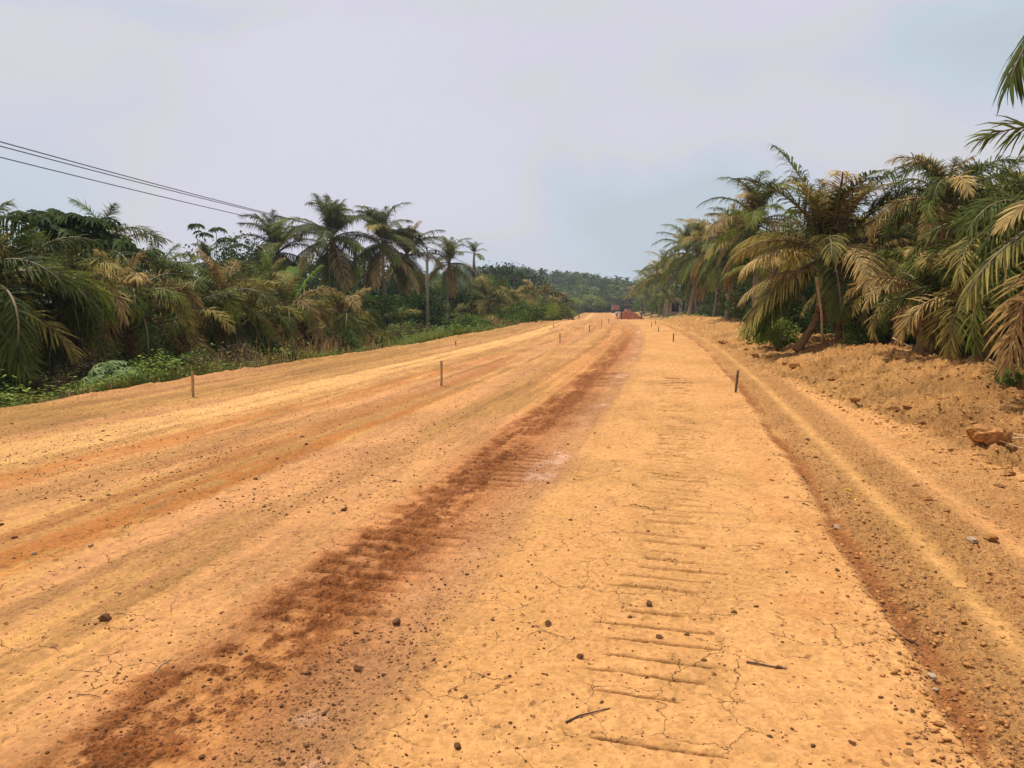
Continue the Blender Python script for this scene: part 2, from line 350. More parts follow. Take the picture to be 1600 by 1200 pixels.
MT['truck_body'] = simple('truck_rust_paint', (.26, .13, .07), .6, .25, 2, .1)
MT['machine'] = simple('machine_pink_dust', (.38, .19, .13), .6, .2, 2, .1)
MT['skin'] = simple('skin', (.10, .05, .03), .6, .1, 5, 0)
MT['hair'] = simple('hair', (.012, .01, .01), .8, .1, 5, 0)
MT['cl_white'] = simple('cloth_white', (.62, .62, .66), .85, .1, 5, 0)
MT['cl_cream'] = simple('cloth_cream', (.66, .58, .42), .85, .1, 5, 0)
MT['cl_dark'] = simple('cloth_dark', (.022, .02, .03), .85, .1, 5, 0)
MT['cl_blue'] = simple('cloth_blue', (.10, .13, .24), .85, .1, 5, 0)

# ------------------------------------------------------------------ ground sheet (one mesh, denser near the viewer)
m, N, L, b = nodemat('dirt')
a = N.new('ShaderNodeAttribute'); a.attribute_name = 'soil'
ra = N.new('ShaderNodeAttribute'); ra.attribute_name = 'rough'
t = N.new('ShaderNodeTexCoord')
def noi(sc, det, rg=.6):
    n = N.new('ShaderNodeTexNoise'); n.inputs['Scale'].default_value = sc; n.inputs['Detail'].default_value = det; n.inputs['Roughness'].default_value = rg
    L.new(t.outputs['Object'], n.inputs['Vector']); return n
def mth(op, a_, b_=None, c_=None, clamp=False):
    q = N.new('ShaderNodeMath'); q.operation = op; q.use_clamp = clamp
    for i, v in enumerate((a_, b_, c_)):
        if v is None: continue
        if isinstance(v, (int, float)): q.inputs[i].default_value = v
        else: L.new(v, q.inputs[i])
    return q.outputs[0]
nf = noi(90, 4, .7); ng = noi(23, 5, .65); nb = noi(2.3, 3, .5)
val = mth('MULTIPLY_ADD', nf.outputs['Fac'], .75, .63)
val = mth('MULTIPLY', val, mth('MULTIPLY_ADD', ng.outputs['Fac'], .5, .75))
nq = noi(48, 6, .75)
spk = mth('MULTIPLY', mth('MULTIPLY_ADD', nq.outputs['Fac'], -8.0, 4.0, True), mth('MULTIPLY_ADD', ra.outputs['Fac'], .75, -.05, True))
val = mth('MULTIPLY', val, mth('SUBTRACT', 1.0, mth('MULTIPLY', spk, .78)))
hs = N.new('ShaderNodeVectorMath'); hs.operation = 'SCALE'; L.new(a.outputs['Color'], hs.inputs[0]); L.new(val, hs.inputs['Scale'])
# drying cracks, only where the crust is clean
wv = N.new('ShaderNodeVectorMath'); wv.operation = 'MULTIPLY_ADD'
nw = noi(9, 4, .6); L.new(nw.outputs['Color'], wv.inputs[0]); wv.inputs[1].default_value = (.16, .16, 0); L.new(t.outputs['Object'], wv.inputs[2])
fl = N.new('ShaderNodeVectorMath'); fl.operation = 'MULTIPLY'; L.new(wv.outputs[0], fl.inputs[0]); fl.inputs[1].default_value = (1, 1, 0)
vo = N.new('ShaderNodeTexVoronoi'); vo.feature = 'DISTANCE_TO_EDGE'; vo.inputs['Scale'].default_value = 3.35; L.new(fl.outputs[0], vo.inputs['Vector'])
ck = mth('SUBTRACT', 1.0, mth('DIVIDE', vo.outputs['Distance'], .0065), clamp=True)
zone = mth('MULTIPLY', mth('MULTIPLY_ADD', nb.outputs['Fac'], 9.0, -4.3, True), mth('MULTIPLY_ADD', ra.outputs['Fac'], -6.0, 2.6, True))
ck = mth('MULTIPLY', ck, zone)
mc = N.new('ShaderNodeMixRGB'); mc.inputs['Color2'].default_value = (.13, .05, .018, 1); L.new(mth('MULTIPLY', ck, .85), mc.inputs['Fac']); L.new(hs.outputs[0], mc.inputs['Color1'])
# dark specks of earth, with the shade of crumbs painted in
vg = N.new('ShaderNodeTexVoronoi'); vg.inputs['Scale'].default_value = 55; L.new(t.outputs['Object'], vg.inputs['Vector'])
sp = N.new('ShaderNodeSeparateColor'); L.new(vg.outputs['Color'], sp.inputs[0])
gr = mth('MULTIPLY', mth('LESS_THAN', vg.outputs['Distance'], mth('MULTIPLY', sp.outputs[1], .5)), mth('GREATER_THAN', sp.outputs[0], mth('MULTIPLY_ADD', ra.outputs['Fac'], -.42, .91)))
mg = N.new('ShaderNodeMixRGB'); mg.inputs['Color2'].default_value = (.14, .055, .022, 1); L.new(mth('MULTIPLY', gr, .75), mg.inputs['Fac']); L.new(mc.outputs[0], mg.inputs['Color1'])
vh = N.new('ShaderNodeTexVoronoi'); vh.inputs['Scale'].default_value = 21; vm = N.new('ShaderNodeMapping'); vm.inputs['Scale'].default_value = (1, .7, 1); vw = N.new('ShaderNodeVectorMath'); vw.operation = 'MULTIPLY_ADD'; L.new(ng.outputs['Color'], vw.inputs[0]); vw.inputs[1].default_value = (.07, .07, .02); L.new(t.outputs['Object'], vw.inputs[2]); L.new(vw.outputs[0], vm.inputs['Vector']); L.new(vm.outputs[0], vh.inputs['Vector'])
sp2 = N.new('ShaderNodeSeparateColor'); L.new(vh.outputs['Color'], sp2.inputs[0])
gr2 = mth('MULTIPLY', mth('LESS_THAN', vh.outputs['Distance'], mth('MULTIPLY', sp2.outputs[1], .36)), mth('GREATER_THAN', sp2.outputs[0], mth('MULTIPLY_ADD', ra.outputs['Fac'], -.34, .93)))
mg2 = N.new('ShaderNodeMixRGB'); mg2.inputs['Color2'].default_value = (.17, .075, .028, 1); L.new(mth('MULTIPLY', gr2, .7), mg2.inputs['Fac']); L.new(mg.outputs[0], mg2.inputs['Color1']); mg = mg2
L.new(mg.outputs[0], b.inputs['Base Color']); b.inputs['Roughness'].default_value = .95; b.inputs['Specular IOR Level'].default_value = .12
hgt = mth('ADD', mth('MULTIPLY', nf.outputs['Fac'], .6), mth('MULTIPLY', ng.outputs['Fac'], 1.0))
hgt = mth('ADD', mth('MULTIPLY', hgt, mth('MULTIPLY_ADD', ra.outputs['Fac'], .85, .25)), mth('MULTIPLY', gr, .22))
hgt = mth('SUBTRACT', hgt, mth('MULTIPLY', ck, .6))
bp = N.new('ShaderNodeBump'); bp.inputs['Distance'].default_value = .03; bp.inputs['Strength'].default_value = 1.0
L.new(hgt, bp.inputs['Height']); L.new(bp.outputs[0], b.inputs['Normal'])
MT['dirt'] = m

rows = np.concatenate([[.05, .3, .6, .9, 1.2, 1.5, 1.8, 2.0], 1/np.linspace(1/2.15, 1/62., 880), np.geomspace(63.5, 720, 130)])
af = np.linspace(-R(45), R(45), 1320); ac = np.linspace(R(45), R(315), 66)[1:-1]
ang = np.concatenate([af, ac])
RR, AA = np.meshgrid(rows, ang, indexing='ij')
GX = RR*np.sin(AA-HEAD); GY = RR*np.cos(AA-HEAD)
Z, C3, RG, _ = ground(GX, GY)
nr, na = RR.shape
I = np.arange(nr*na).reshape(nr, na)
q = np.stack([I[:-1], I[1:], np.roll(I, -1, 1)[1:], np.roll(I, -1, 1)[:-1]], -1).reshape(-1, 4)
V = np.stack([GX, GY, Z], -1).reshape(-1, 3)
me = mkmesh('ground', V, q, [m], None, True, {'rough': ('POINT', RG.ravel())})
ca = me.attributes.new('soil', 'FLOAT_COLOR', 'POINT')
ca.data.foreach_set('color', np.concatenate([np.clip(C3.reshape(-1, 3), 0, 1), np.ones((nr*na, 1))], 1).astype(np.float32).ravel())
tag(obj('ground', me), kind='structure')
if me.polygons[0].normal.z < 0: me.flip_normals()
del RR, AA, GX, GY, Z, C3, RG, V, q, I

# ------------------------------------------------------------------ haze
hb = MB(); hb.box((-760, -760, -5), (760, 760, 60))
hm = bpy.data.materials.new('haze'); hm.use_nodes = True
for n in list(hm.node_tree.nodes):
    if n.type == 'BSDF_PRINCIPLED': hm.node_tree.nodes.remove(n)
pv = hm.node_tree.nodes.new('ShaderNodeVolumePrincipled'); pv.inputs['Color'].default_value = (.82, .9, 1, 1); pv.inputs['Density'].default_value = .00035
hm.node_tree.links.new(pv.outputs[0], hm.node_tree.nodes['Material Output'].inputs['Volume'])
tag(obj('haze', hb.mesh('haze', [hm])), 'thin pale haze over the road and the far hill', 'haze', kind='stuff')

# ------------------------------------------------------------------ palm fronds
def frond_mesh(kind, e0, droop, n, seed, leaf, stem, fine=3):
    """frond of length 1 growing along +X, bending in the XZ plane; unit scale"""
    rg = np.random.default_rng(seed)
    K = 16; s = np.linspace(0, 1, K+1)
    el = R(e0)-R(droop)*s**1.25
    yb = rg.uniform(-.18, .18)
    P = np.zeros((K+1, 3)); T = np.zeros((K+1, 3))
    for i in range(K+1):
        az = yb*s[i]
        T[i] = (math.cos(el[i])*math.cos(az), math.cos(el[i])*math.sin(az), math.sin(el[i]))
        if i: P[i] = P[i-1]+(T[i]+T[i-1])/2/K
    V = []; Fc = []; M = []; RN = []
    # stalk
    w0 = .016 if kind == 'coconut' else .02
    for i in range(K+1):
        sd_ = np.cross(T[i], (0, 0, 1)); sd_ /= (np.linalg.norm(sd_)+1e-9); nn = np.cross(sd_, T[i])
        r_ = w0*(1-s[i])**.8+.002; r2 = r_*(1+1.6*max(0, .08-s[i])/.08)
        for a_, b_ in ((1, .2), (0, .8), (-1, .2), (0, -.7)): V.append(P[i]+sd_*a_*r2+nn*b_*r_)
    for i in range(K):
        for k in range(4): Fc.append((i*4+k, i*4+(k+1) % 4, (i+1)*4+(k+1) % 4, (i+1)*4+k)); M.append(1); RN.append(.5)
    st = .16 if kind == 'coconut' else .2
    for side in (1, -1):
        for j in range(n):
            f = (j+rg.uniform(-.25, .25))/n; ss = st+(1-st)*max(0, min(.995, f))
            x = ss*K; i = min(K-1, int(x)); fr = x-i
            p = P[i]*(1-fr)+P[i+1]*fr; t_ = T[i]*(1-fr)+T[i+1]*fr; t_ /= np.linalg.norm(t_)
            sv = np.cross(t_, (0, 0, 1)); sv = sv/(np.linalg.norm(sv)+1e-9); nn = np.cross(sv, t_)
            sv = sv*side
            if kind == 'coconut':
                al = R(68-38*f+rg.uniform(-5, 5)); be = R(18*(1 if e0 > 20 else .2)+rg.uniform(-8, 8)); ln = .265*(math.sin(math.pi*(.2+.72*f)))**.7; hang = 1.25*rg.uniform(.6, 1.3); wd = .0062 if fine == 3 else .0085
            else:
                al = R(72-40*f+rg.uniform(-9, 9)); be = R(rg.choice([-22, 8, 34])+rg.uniform(-10, 10)); ln = .225*(math.sin(math.pi*(.14+.76*f)))**.7; hang = 1.0*rg.uniform(.4, 1.5); wd = .0064 if fine == 3 else .010
            ln *= rg.uniform(.8, 1.12)*(rg.uniform(.3, .7) if rg.random() < .06 else 1)
            if rg.random() < .05: continue
            if rg.random() < .07: hang *= 3.5
            d0 = t_*math.cos(al)+sv*math.sin(al)*math.cos(be)+nn*math.sin(al)*math.sin(be)
            pts = [p]; d = d0; cur = p
            for k in range(fine):
                tk = (k+.6)/fine
                d = d0+np.array((0, 0, -1))*hang*tk**1.3; d = d/np.linalg.norm(d)
                cur = cur+d*ln/fine; pts.append(cur)
            wv_ = t_-d0*np.dot(t_, d0); wv_ /= (np.linalg.norm(wv_)+1e-9)
            wid = [wd*.55, wd, wd*.75, wd*.12] if fine == 3 else [wd*.8, wd*1.1, wd*.15]
            bse = len(V)
            for k, pp in enumerate(pts): V.append(pp-wv_*wid[k]); V.append(pp+wv_*wid[k])
            rn = rg.random()
            for k in range(fine): Fc.append((bse+2*k, bse+2*k+1, bse+2*k+3, bse+2*k+2)); M.append(0); RN.append(min(1.15, rn**1.4*.75+.15*f+.16*k))
    return mkmesh('frond', np.array(V), np.array(Fc), [MT[leaf], MT[stem]], M, False, {'rnd': ('FACE', RN)})
CLS = {'coconut': [(84, 40), (66, 72), (42, 80), (16, 74), (-14, 58), (-52, 34)],
       'oil': [(84, 62), (68, 96), (50, 116), (30, 118), (8, 100), (-30, 58)]}
LEAVES = {'lf_dark': 'stem', 'lf_green': 'stem', 'lf_bright': 'stem', 'lf_dusty': 'stem_dead', 'lf_olive': 'stem', 'lf_dead': 'stem_dead'}
_fc = {}
def frond(kind, cls, leaf, var, far):
    key = (kind, cls, var, far)
    if key not in _fc:
        e0, dr = CLS[kind][cls]
        rgv = (var-.5)*14
        _fc[key] = frond_mesh(kind, e0+rgv, dr+rgv, 36 if far else 68, 1000+cls*17+var*5+(kind == 'oil')*300, 'lf_dark', 'stem', 2 if far else 3)
    k2 = key+(leaf,)
    if k2 not in _fc:
        mm = _fc[key].copy(); mm.materials[0] = MT[leaf]; mm.materials[1] = MT[LEAVES[leaf]]; _fc[k2] = mm
    return _fc[k2]
def trunk_mesh(pts, r0, r1, mat, rings=True, boots=False, seed=0):
    """tapered ringed palm trunk through pts (local)"""
    rd = random.Random(seed); P = [Vector(p) for p in pts]
    n = max(10, int(sum((P[i+1]-P[i]).length for i in range(len(P)-1))/.14)); n = min(n, 60)
    path = []; rr = []
    for i in range(n+1):
        f = i/n*(len(P)-1); k = min(len(P)-2, int(f)); g = f-k
        a0 = P[max(k-1, 0)]; a1 = P[k]; a2 = P[k+1]; a3 = P[min(k+2, len(P)-1)]
        v = .5*((2*a1)+(a2-a0)*g+(2*a0-5*a1+4*a2-a3)*g*g+(3*a1-a0-3*a2+a3)*g**3)
        path.append(v); t_ = i/n
        r_ = r0*(1-t_)+r1*t_+r0*.55*math.exp(-t_*n*.14/.18)
        rr.append(r_*(1+(.06 if i % 2 else -.02)+rd.uniform(-.03, .03)))
    mb = MB(); mb.tube(path, rr, 10, 0)
    if boots:
        for i in range(n+1):
            for k in range(4):
                if rd.random() < .3: continue
                th = rd.uniform(0, 6.28); p = path[i]; r_ = rr[i]
                a_ = Vector((math.cos(th), math.sin(th), 0)); q_ = p+a_*r_*.8
                mb.tube([q_, q_+a_*.10+Vector((0, 0, .10)), q_+a_*.15+Vector((0, 0, .2))], [.045, .035, .018], 5, 0)
    return mb.mesh('trunk', [MT[mat]], True)
def palm(kind, cx, cy, D, L, nf, leaves, label, group=None, basex=None, basey=None, tr='trunk_pale', r=.13, seed=0, far=False, lo=0, hi=5, sparse=None, wild=0, straight=None, baseD=None):
    """crown centre at pixel (cx,cy), D metres ahead; fronds L metres long"""
    rd = random.Random(seed*31+int(cx)*7+int(D*3))
    top = Vector(at(cx, cy, D)); bD = baseD or D
    bx, by, _ = at(cx if basex is None else basex, 480, bD); bz = gz(bx, by)
    root = empty('coconut_palm' if kind == 'coconut' else 'oil_palm', (bx, by, bz))
    tag(root, label, 'palm tree', group)
    t_ = top-Vector((bx, by, bz)); t_.z = max(t_.z, .35)
    H = t_.z
    mid1 = Vector((t_.x*.25+rd.uniform(-.1, .1), t_.y*.25, H*.33)); mid2 = Vector((t_.x*.62, t_.y*.62, H*.68))
    obj('trunk', trunk_mesh([(0, 0, -.3), mid1, mid2, t_], r, r*.75, tr, boots=(kind == 'oil' and not far), seed=seed), root)
    names = list(leaves.keys()); wts = list(leaves.values())
    ga = rd.uniform(0, 6.28)
    for i in range(nf):
        f = (i+.5)/nf
        c = lo+(hi-lo+.999)*f**(.85 if kind == 'oil' else 1.15); cls = int(min(hi, max(lo, c+rd.uniform(-.5, .5))))
        if cls >= 5 and rd.random() < .35: leaf = rd.choice(['lf_dead', 'lf_dusty'])
        else: leaf = rd.choices(names, wts)[0]
        o = obj('frond', frond(kind, cls, leaf, rd.randint(0, 2 if not far else 1), far), root)
        o.location = t_+Vector((0, 0, -.25*f*L*.25))
        sc_ = L*rd.uniform(.82, 1.08)*(.72 if cls == 0 else 1)
        o.scale = (sc_, sc_*rd.choice((1, -1)), sc_)
        o.rotation_euler = (rd.uniform(-.2, .2)*(1+wild), rd.uniform(-.12, .12)*(1+wild), ga+i*2.39996+rd.uniform(-.25, .25))
    return root
def one_frond(root, kind, cls, leaf, base, az, L, pitch=0, roll=0, var=0):
    """a hand-placed frond: base in world space, azimuth in degrees from +X"""
    o = obj('frond', frond(kind, cls, leaf, var, False), root)
    o.location = Vector(base)-root.location; o.scale = (L, L, L)
    o.rotation_mode = 'XYZ'; o.rotation_euler = (R(roll), R(pitch), R(az)); return o

COC = {'lf_dark': 5, 'lf_green': 5, 'lf_olive': 2}
COD = {'lf_dark': 3, 'lf_green': 3, 'lf_olive': 3, 'lf_dusty': 2}
OIL = {'lf_dark': 5, 'lf_olive': 3, 'lf_dusty': 2, 'lf_green': 4}
OID = {'lf_dusty': 4, 'lf_olive': 5, 'lf_dead': 1, 'lf_dark': 4, 'lf_green': 3}
OIG = {'lf_dark': 4, 'lf_green': 4, 'lf_olive': 2, 'lf_bright': 1}
gL = 'coconut palms left of the road'; gR = 'coconut palms right of the road'
oL = 'oil palms in the thicket left of the road'; oR = 'oil palms in the thicket right of the road'
# left: coconut palms
palm('coconut', 434, 392, 62, 4.5, 32, COC, 'full dark coconut palm, the one nearest the left edge of the photo', gL, basex=446, seed=1)
palm('coconut', 518, 370, 60, 4.9, 38, COC, 'tallest and fullest coconut palm left of the road, second from left', gL, basex=540, seed=2)
palm('coconut', 598, 380, 62, 4.5, 34, COC, 'full coconut palm with pale bare trunk, third from the left', gL, basex=601, seed=3)
palm('coconut', 636, 396, 66, 4.2, 28, COD, 'smaller coconut palm with brown drooping fronds, close beside the utility pole', gL, basex=622, seed=4)
palm('coconut', 702, 410, 68, 3.3, 26, COC, 'coconut palm with thin straight trunk just right of the utility pole', gL, basex=699, seed=5, r=.11)
palm('coconut', 741, 396, 84, 2.1, 11, COC, 'thin sparse coconut palm with few fronds and dead brown skirt on its neck', gL, basex=735, seed=6, lo=0, hi=3, r=.14)
palm('coconut', 322, 408, 46, 1.9, 16, {'lf_green': 2, 'lf_dark': 2}, 'small bluish green palm poking above the thicket under the umbrella tree', gL, seed=7, hi=4)
# left: oil palms, front row
for i, (cx, cy, D, L_, nf, lv, lb) in enumerate([
    (-50, 455, 17, 3.4, 26, OIG, 'huge oil palm cut by the left edge of the photo'),
    (30, 462, 19, 2.8, 30, OIG, 'tall dark green oil palm at the left edge with fronds bending outward'),
    (112, 478, 20, 2.5, 30, OIL, 'dense oil palm with dusty brown tips hanging to the ground, second from the left edge'),
    (205, 480, 24, 2.6, 24, OID, 'brown dusty oil palm arching over the pale cassava bush'),
    (285, 500, 28, 2.6, 22, OID, 'low dusty brown oil palm behind the wooden stake at left'),
    (345, 470, 33, 2.9, 24, OID, 'tan dusty oil palm below the small umbrella tree'),
    (392, 500, 31, 2.5, 22, OID, 'low tan oil palm beside the bright green upright frond'),
    (450, 485, 38, 2.9, 24, OID, 'tan dusty oil palm beneath the leftmost coconut palm'),
    (470, 530, 30, 1.9, 20, OID, 'low dry brown oil palm at the road edge'),
    (535, 495, 42, 2.8, 24, OID, 'dusty oil palm beneath the tallest coconut palm'),
    (560, 530, 37, 2.0, 18, OIL, 'low olive oil palm before the tallest coconut palm'),
    (622, 515, 50, 2.3, 18, OIL, 'small oil palm left of the utility pole foot'),
    (708, 500, 62, 2.4, 18, OIL, 'dark oil palm at the foot of the utility pole'),
    (762, 470, 72, 3.8, 22, OIL, 'olive oil palm right of the sparse coconut palm'),
    (800, 478, 78, 3.6, 20, OID, 'brown-fronded oil palm left of the second utility pole'),
    (842, 470, 92, 4.4, 20, OIL, 'brownish oil palm right beside the second utility pole'),
    (868, 482, 100, 3.6, 18, OID, 'rust brown oil palm right of the second utility pole'),
    (160, 400, 32, 3.6, 22, OIG, 'green oil palm rising behind the dusty front row near the umbrella tree'),
    (255, 440, 40, 3.2, 22, {'lf_bright': 2, 'lf_green': 4, 'lf_olive': 1}, 'bright green oil palm in the gap behind the dusty brown row'),
    (420, 440, 52, 3.3, 20, OIG, 'green oil palm behind the tan row beneath the coconut palms'),
    (660, 450, 88, 3.6, 18, OIG, 'dark oil palm crown behind the utility pole')]):
    if 190 < cx < 600 and i < 13:
        ed = -10.4/(cx-1089)*F; k_ = min(1, (1.42*ed+1.5)/D); D *= k_; L_ *= k_*1.12
    palm('oil', cx, cy, D, L_, nf, lv, lb, oL, seed=30+i, tr='trunk_brown', r=.2, far=D > 80, wild=.4)
# right: coconut palms
hero = palm('coconut', 1292, 392, 21.5, 3.15, 32, {'lf_dark': 4, 'lf_green': 3, 'lf_olive': 3, 'lf_dusty': 2}, 'largest coconut palm right of the road with brown fronds hanging round its trunk', gR, basex=1312, seed=73, tr='trunk_brown', r=.095, wild=.5, hi=4)
palm('coconut', 1182, 345, 38, 3.2, 30, COD, 'tall coconut palm just left of the largest right-hand palm', gR, basex=1181, seed=62, r=.17)
palm('coconut', 1158, 380, 50, 3.8, 30, COD, 'coconut palm with tan drooping fronds and a leaning pale trunk', gR, basex=1135, seed=63, r=.15)
palm('coconut', 1098, 390, 74, 4.6, 32, COD, 'coconut palm on a pale trunk beside the block shed', gR, basex=1076, seed=64, r=.19)
palm('coconut', 1132, 392, 64, 4.3, 30, COD, 'coconut palm with golden brown drooping frond, right of the shed palm', gR, basex=1115, seed=65, r=.15)
palm('coconut', 1074, 393, 86, 4.8, 28, COC, 'dark coconut crown behind the block shed palm', gR, basex=1090, seed=66)
palm('coconut', 1046, 425, 120, 5.4, 26, COC, 'dark coconut palm above the block shed', gR, seed=67, far=True, hi=3, basex=1036)
palm('coconut', 1210, 425, 30, 2.4, 18, OID, 'dry brown low coconut palm between the two tall palms', gR, basex=1165, seed=68, r=.13, baseD=33)
palm('coconut', 1345, 420, 23, 2.2, 20, OID, 'brown tangled coconut palm touching the right side of the largest palm', gR, basex=1332, seed=69, tr='trunk_brown', wild=.8)
for i, (cx, cy, D) in enumerate([(1030, 437, 140), (1018, 450, 160), (1008, 456, 185), (1042, 440, 150), (1064, 432, 135), (1000, 464, 215)]):
    palm('coconut', cx, cy-3, D, 5.2, 24, COD, ['small dark palm above the shed roof line', 'small palm left of the shed along the right verge', 'far palm right above the red soil heap', 'olive palm directly behind the shed', 'tan palm right of the shed roof', 'farthest palm of the right row, by the hill foot'][i], 'far palms along the right verge', seed=80+i, far=True, hi=3)
# right: oil palms
for i, (cx, cy, D, L_, nf, lv, lb) in enumerate([
    (1395, 395, 25, 2.7, 24, OID, 'dusty tan oil palm right of the largest coconut palm'),
    (1478, 325, 19, 2.3, 28, OIL, 'tall rounded oil palm crown against the sky at right'),
    (1450, 470, 16, 1.9, 24, OID, 'low dry oil palm with tan fronds at the bank top'),
    (1540, 470, 14.5, 2.2, 24, OID, 'brown oil palm drooping over the bank near the right edge'),
    (1405, 470, 19, 1.8, 20, OID, 'small brown oil palm with stringy dead leaves on the bank'),
    (1425, 370, 30, 2.9, 22, OIL, 'olive oil palm behind the dry front row at right'),
    (1545, 360, 22, 3.0, 24, OIG, 'dark oil palm behind the foreground fronds at the right edge'),
    (1240, 410, 34, 2.4, 20, OIG, 'green palm in the gap left of the largest palm trunk'),
    (1620, 400, 13, 2.6, 24, OIL, 'oil palm cut by the right edge with hanging fronds'),
    (1350, 440, 31, 2.6, 20, OIG, 'dark green oil palm in shade behind the largest palm')]):
    palm('oil', cx, cy-8, D, L_*.92, nf+6, lv, lb, oR, seed=110+i, tr='trunk_brown', r=.2, wild=.9, hi=4)
# big foreground palm just outside the right edge
fp = palm('oil', 1760, 320, 10.5, 2.8, 16, OIL, 'nearest oil palm, its fronds reaching in from the right edge against the sky', oR, seed=140, tr='trunk_brown', r=.22, wild=.3)
# foreground fronds reaching into the picture
c0 = Vector(at(1950, -150, 8.0)); fq = palm('oil', 1950, -150, 8.0, 1.7, 16, OIL, 'tall oil palm whose single frond tip hangs into the top right corner', oR, seed=141, tr='trunk_brown', r=.2); one_frond(fq, 'coconut', 3, 'lf_dark', c0, 180+HEAD*57.3-4, 3.0, pitch=17, var=0)
c1 = Vector(at(1760, 330, 10.0)); one_frond(fp, 'coconut', 3, 'lf_olive', c1, 180+12, 2.5, pitch=8, roll=5)
c2 = Vector(at(1752, 300, 10.4)); one_frond(fp, 'oil', 3, 'lf_dark', c2, 180-5, 2.2, pitch=8)
c3 = Vector(at(1745, 345, 10.4)); one_frond(fp, 'coconut', 3, 'lf_dusty', c3, 180+20, 1.9, pitch=-10, var=1)
# hand-placed fronds of the largest palm: upright ones and the low drooping tan ones
for (px, py, D, k, cls, lf, az, L_, pt) in [(1295, 400, 21.5, 'coconut', 0, 'lf_green', 150, 3.7, 0), (1300, 400, 21.5, 'coconut', 1, 'lf_dark', 15, 3.9, -16), (1292, 395, 21.4, 'coconut', 1, 'lf_dark', 185, 3.5, -8),
        (1285, 410, 21.3, 'coconut', 2, 'lf_dusty', 200, 2.6, 10), (1280, 425, 21.2, 'coconut', 3, 'lf_dusty', 188, 2.4, 0), (1310, 425, 21.2, 'coconut', 3, 'lf_dusty', -20, 2.5, 0), (1300, 405, 21.3, 'coconut', 1, 'lf_olive', -25, 3.7, -2)]:
    one_frond(hero, k, cls, lf, at(px, py, D), az, L_, pitch=pt)
# second splayed trunk base, dead skirt and split pale stalk of the largest palm
hl = hero.location
def loc(px, py, D): return Vector(at(px, py, D))-hl
b2 = Vector(at(1262, 500, 21)); b2.z = gz(b2.x, b2.y)-.1
obj('trunk', trunk_mesh([b2-hl+Vector((-.25, 0, 0)), loc(1272, 505, 21.2), loc(1283, 470, 21.3), loc(1294, 425, 21.5)], .10, .09, 'trunk_brown', seed=5), hero)
b3 = Vector(at(1338, 500, 21.8)); b3.z = gz(b3.x, b3.y)-.1
obj('trunk', trunk_mesh([b3-hl, loc(1330, 490, 21.8), loc(1318, 450, 21.6), loc(1300, 415, 21.5)], .10, .09, 'trunk_brown', seed=6), hero)
for k in range(5):
    one_frond(hero, 'coconut', 5, 'lf_dead' if k % 3 else 'lf_dusty', at(1290+k*7, 425+(k % 3)*10, 21.3+.1*(k % 4)), 70*k+170, 1.25, pitch=18, var=k % 2)
sp_ = Vector(at(1288, 480, 20.8)); sp_.z = gz(sp_.x, sp_.y)
ro = empty('broken_stalk', sp_); tag(ro, 'pale split palm stalk standing upright against the largest palm', 'stalk')
mb = MB(); mb.tube([(0, 0, -.1), Vector(at(1284, 490, 20.8))-sp_, Vector(at(1279, 455, 20.9))-sp_, Vector(at(1276, 432, 20.9))-sp_], [.035, .04, .05, .055], 6); obj('stalk', mb.mesh('stalk', [MT['wood_pale']], True), ro)
mb = MB(); q1 = Vector(at(1276.5, 436, 20.85))-sp_; mb.tube([q1, q1+Vector((.10, 0, -.12)), q1+Vector((.12, 0, -.2))], [.03, .02, .008], 5); obj('splinter', mb.mesh('splinter', [MT['wood_pale']]), ro)
# dead skirt under the sparse palm
for o in list(bpy.data.objects):
    if o.get('label', '').startswith('thin sparse'):
        for k in range(9):
            f_ = obj('frond', frond('coconut', 5, 'lf_dead', k % 2, True), o); f_.location = Vector(at(741, 402+k*3, 84))-o.location; f_.scale = (1.1, 1.1, 1.1); f_.rotation_euler = (0, .5, k*1.9)
# bright green upright frond among the tan row
bgr = empty('palm_seedling', (0, 0, 0)); p_ = at(446, 480, 30); bgr.location = (p_[0], p_[1], gz(p_[0], p_[1])); tag(bgr, 'bright green young palm standing upright among the tan fronds', 'palm tree')
for k in range(5): one_frond(bgr, 'coconut', 0 if k < 3 else 1, 'lf_bright', at(446, 520, 30), 30+k*75, 3.0 if k < 3 else 2.2)

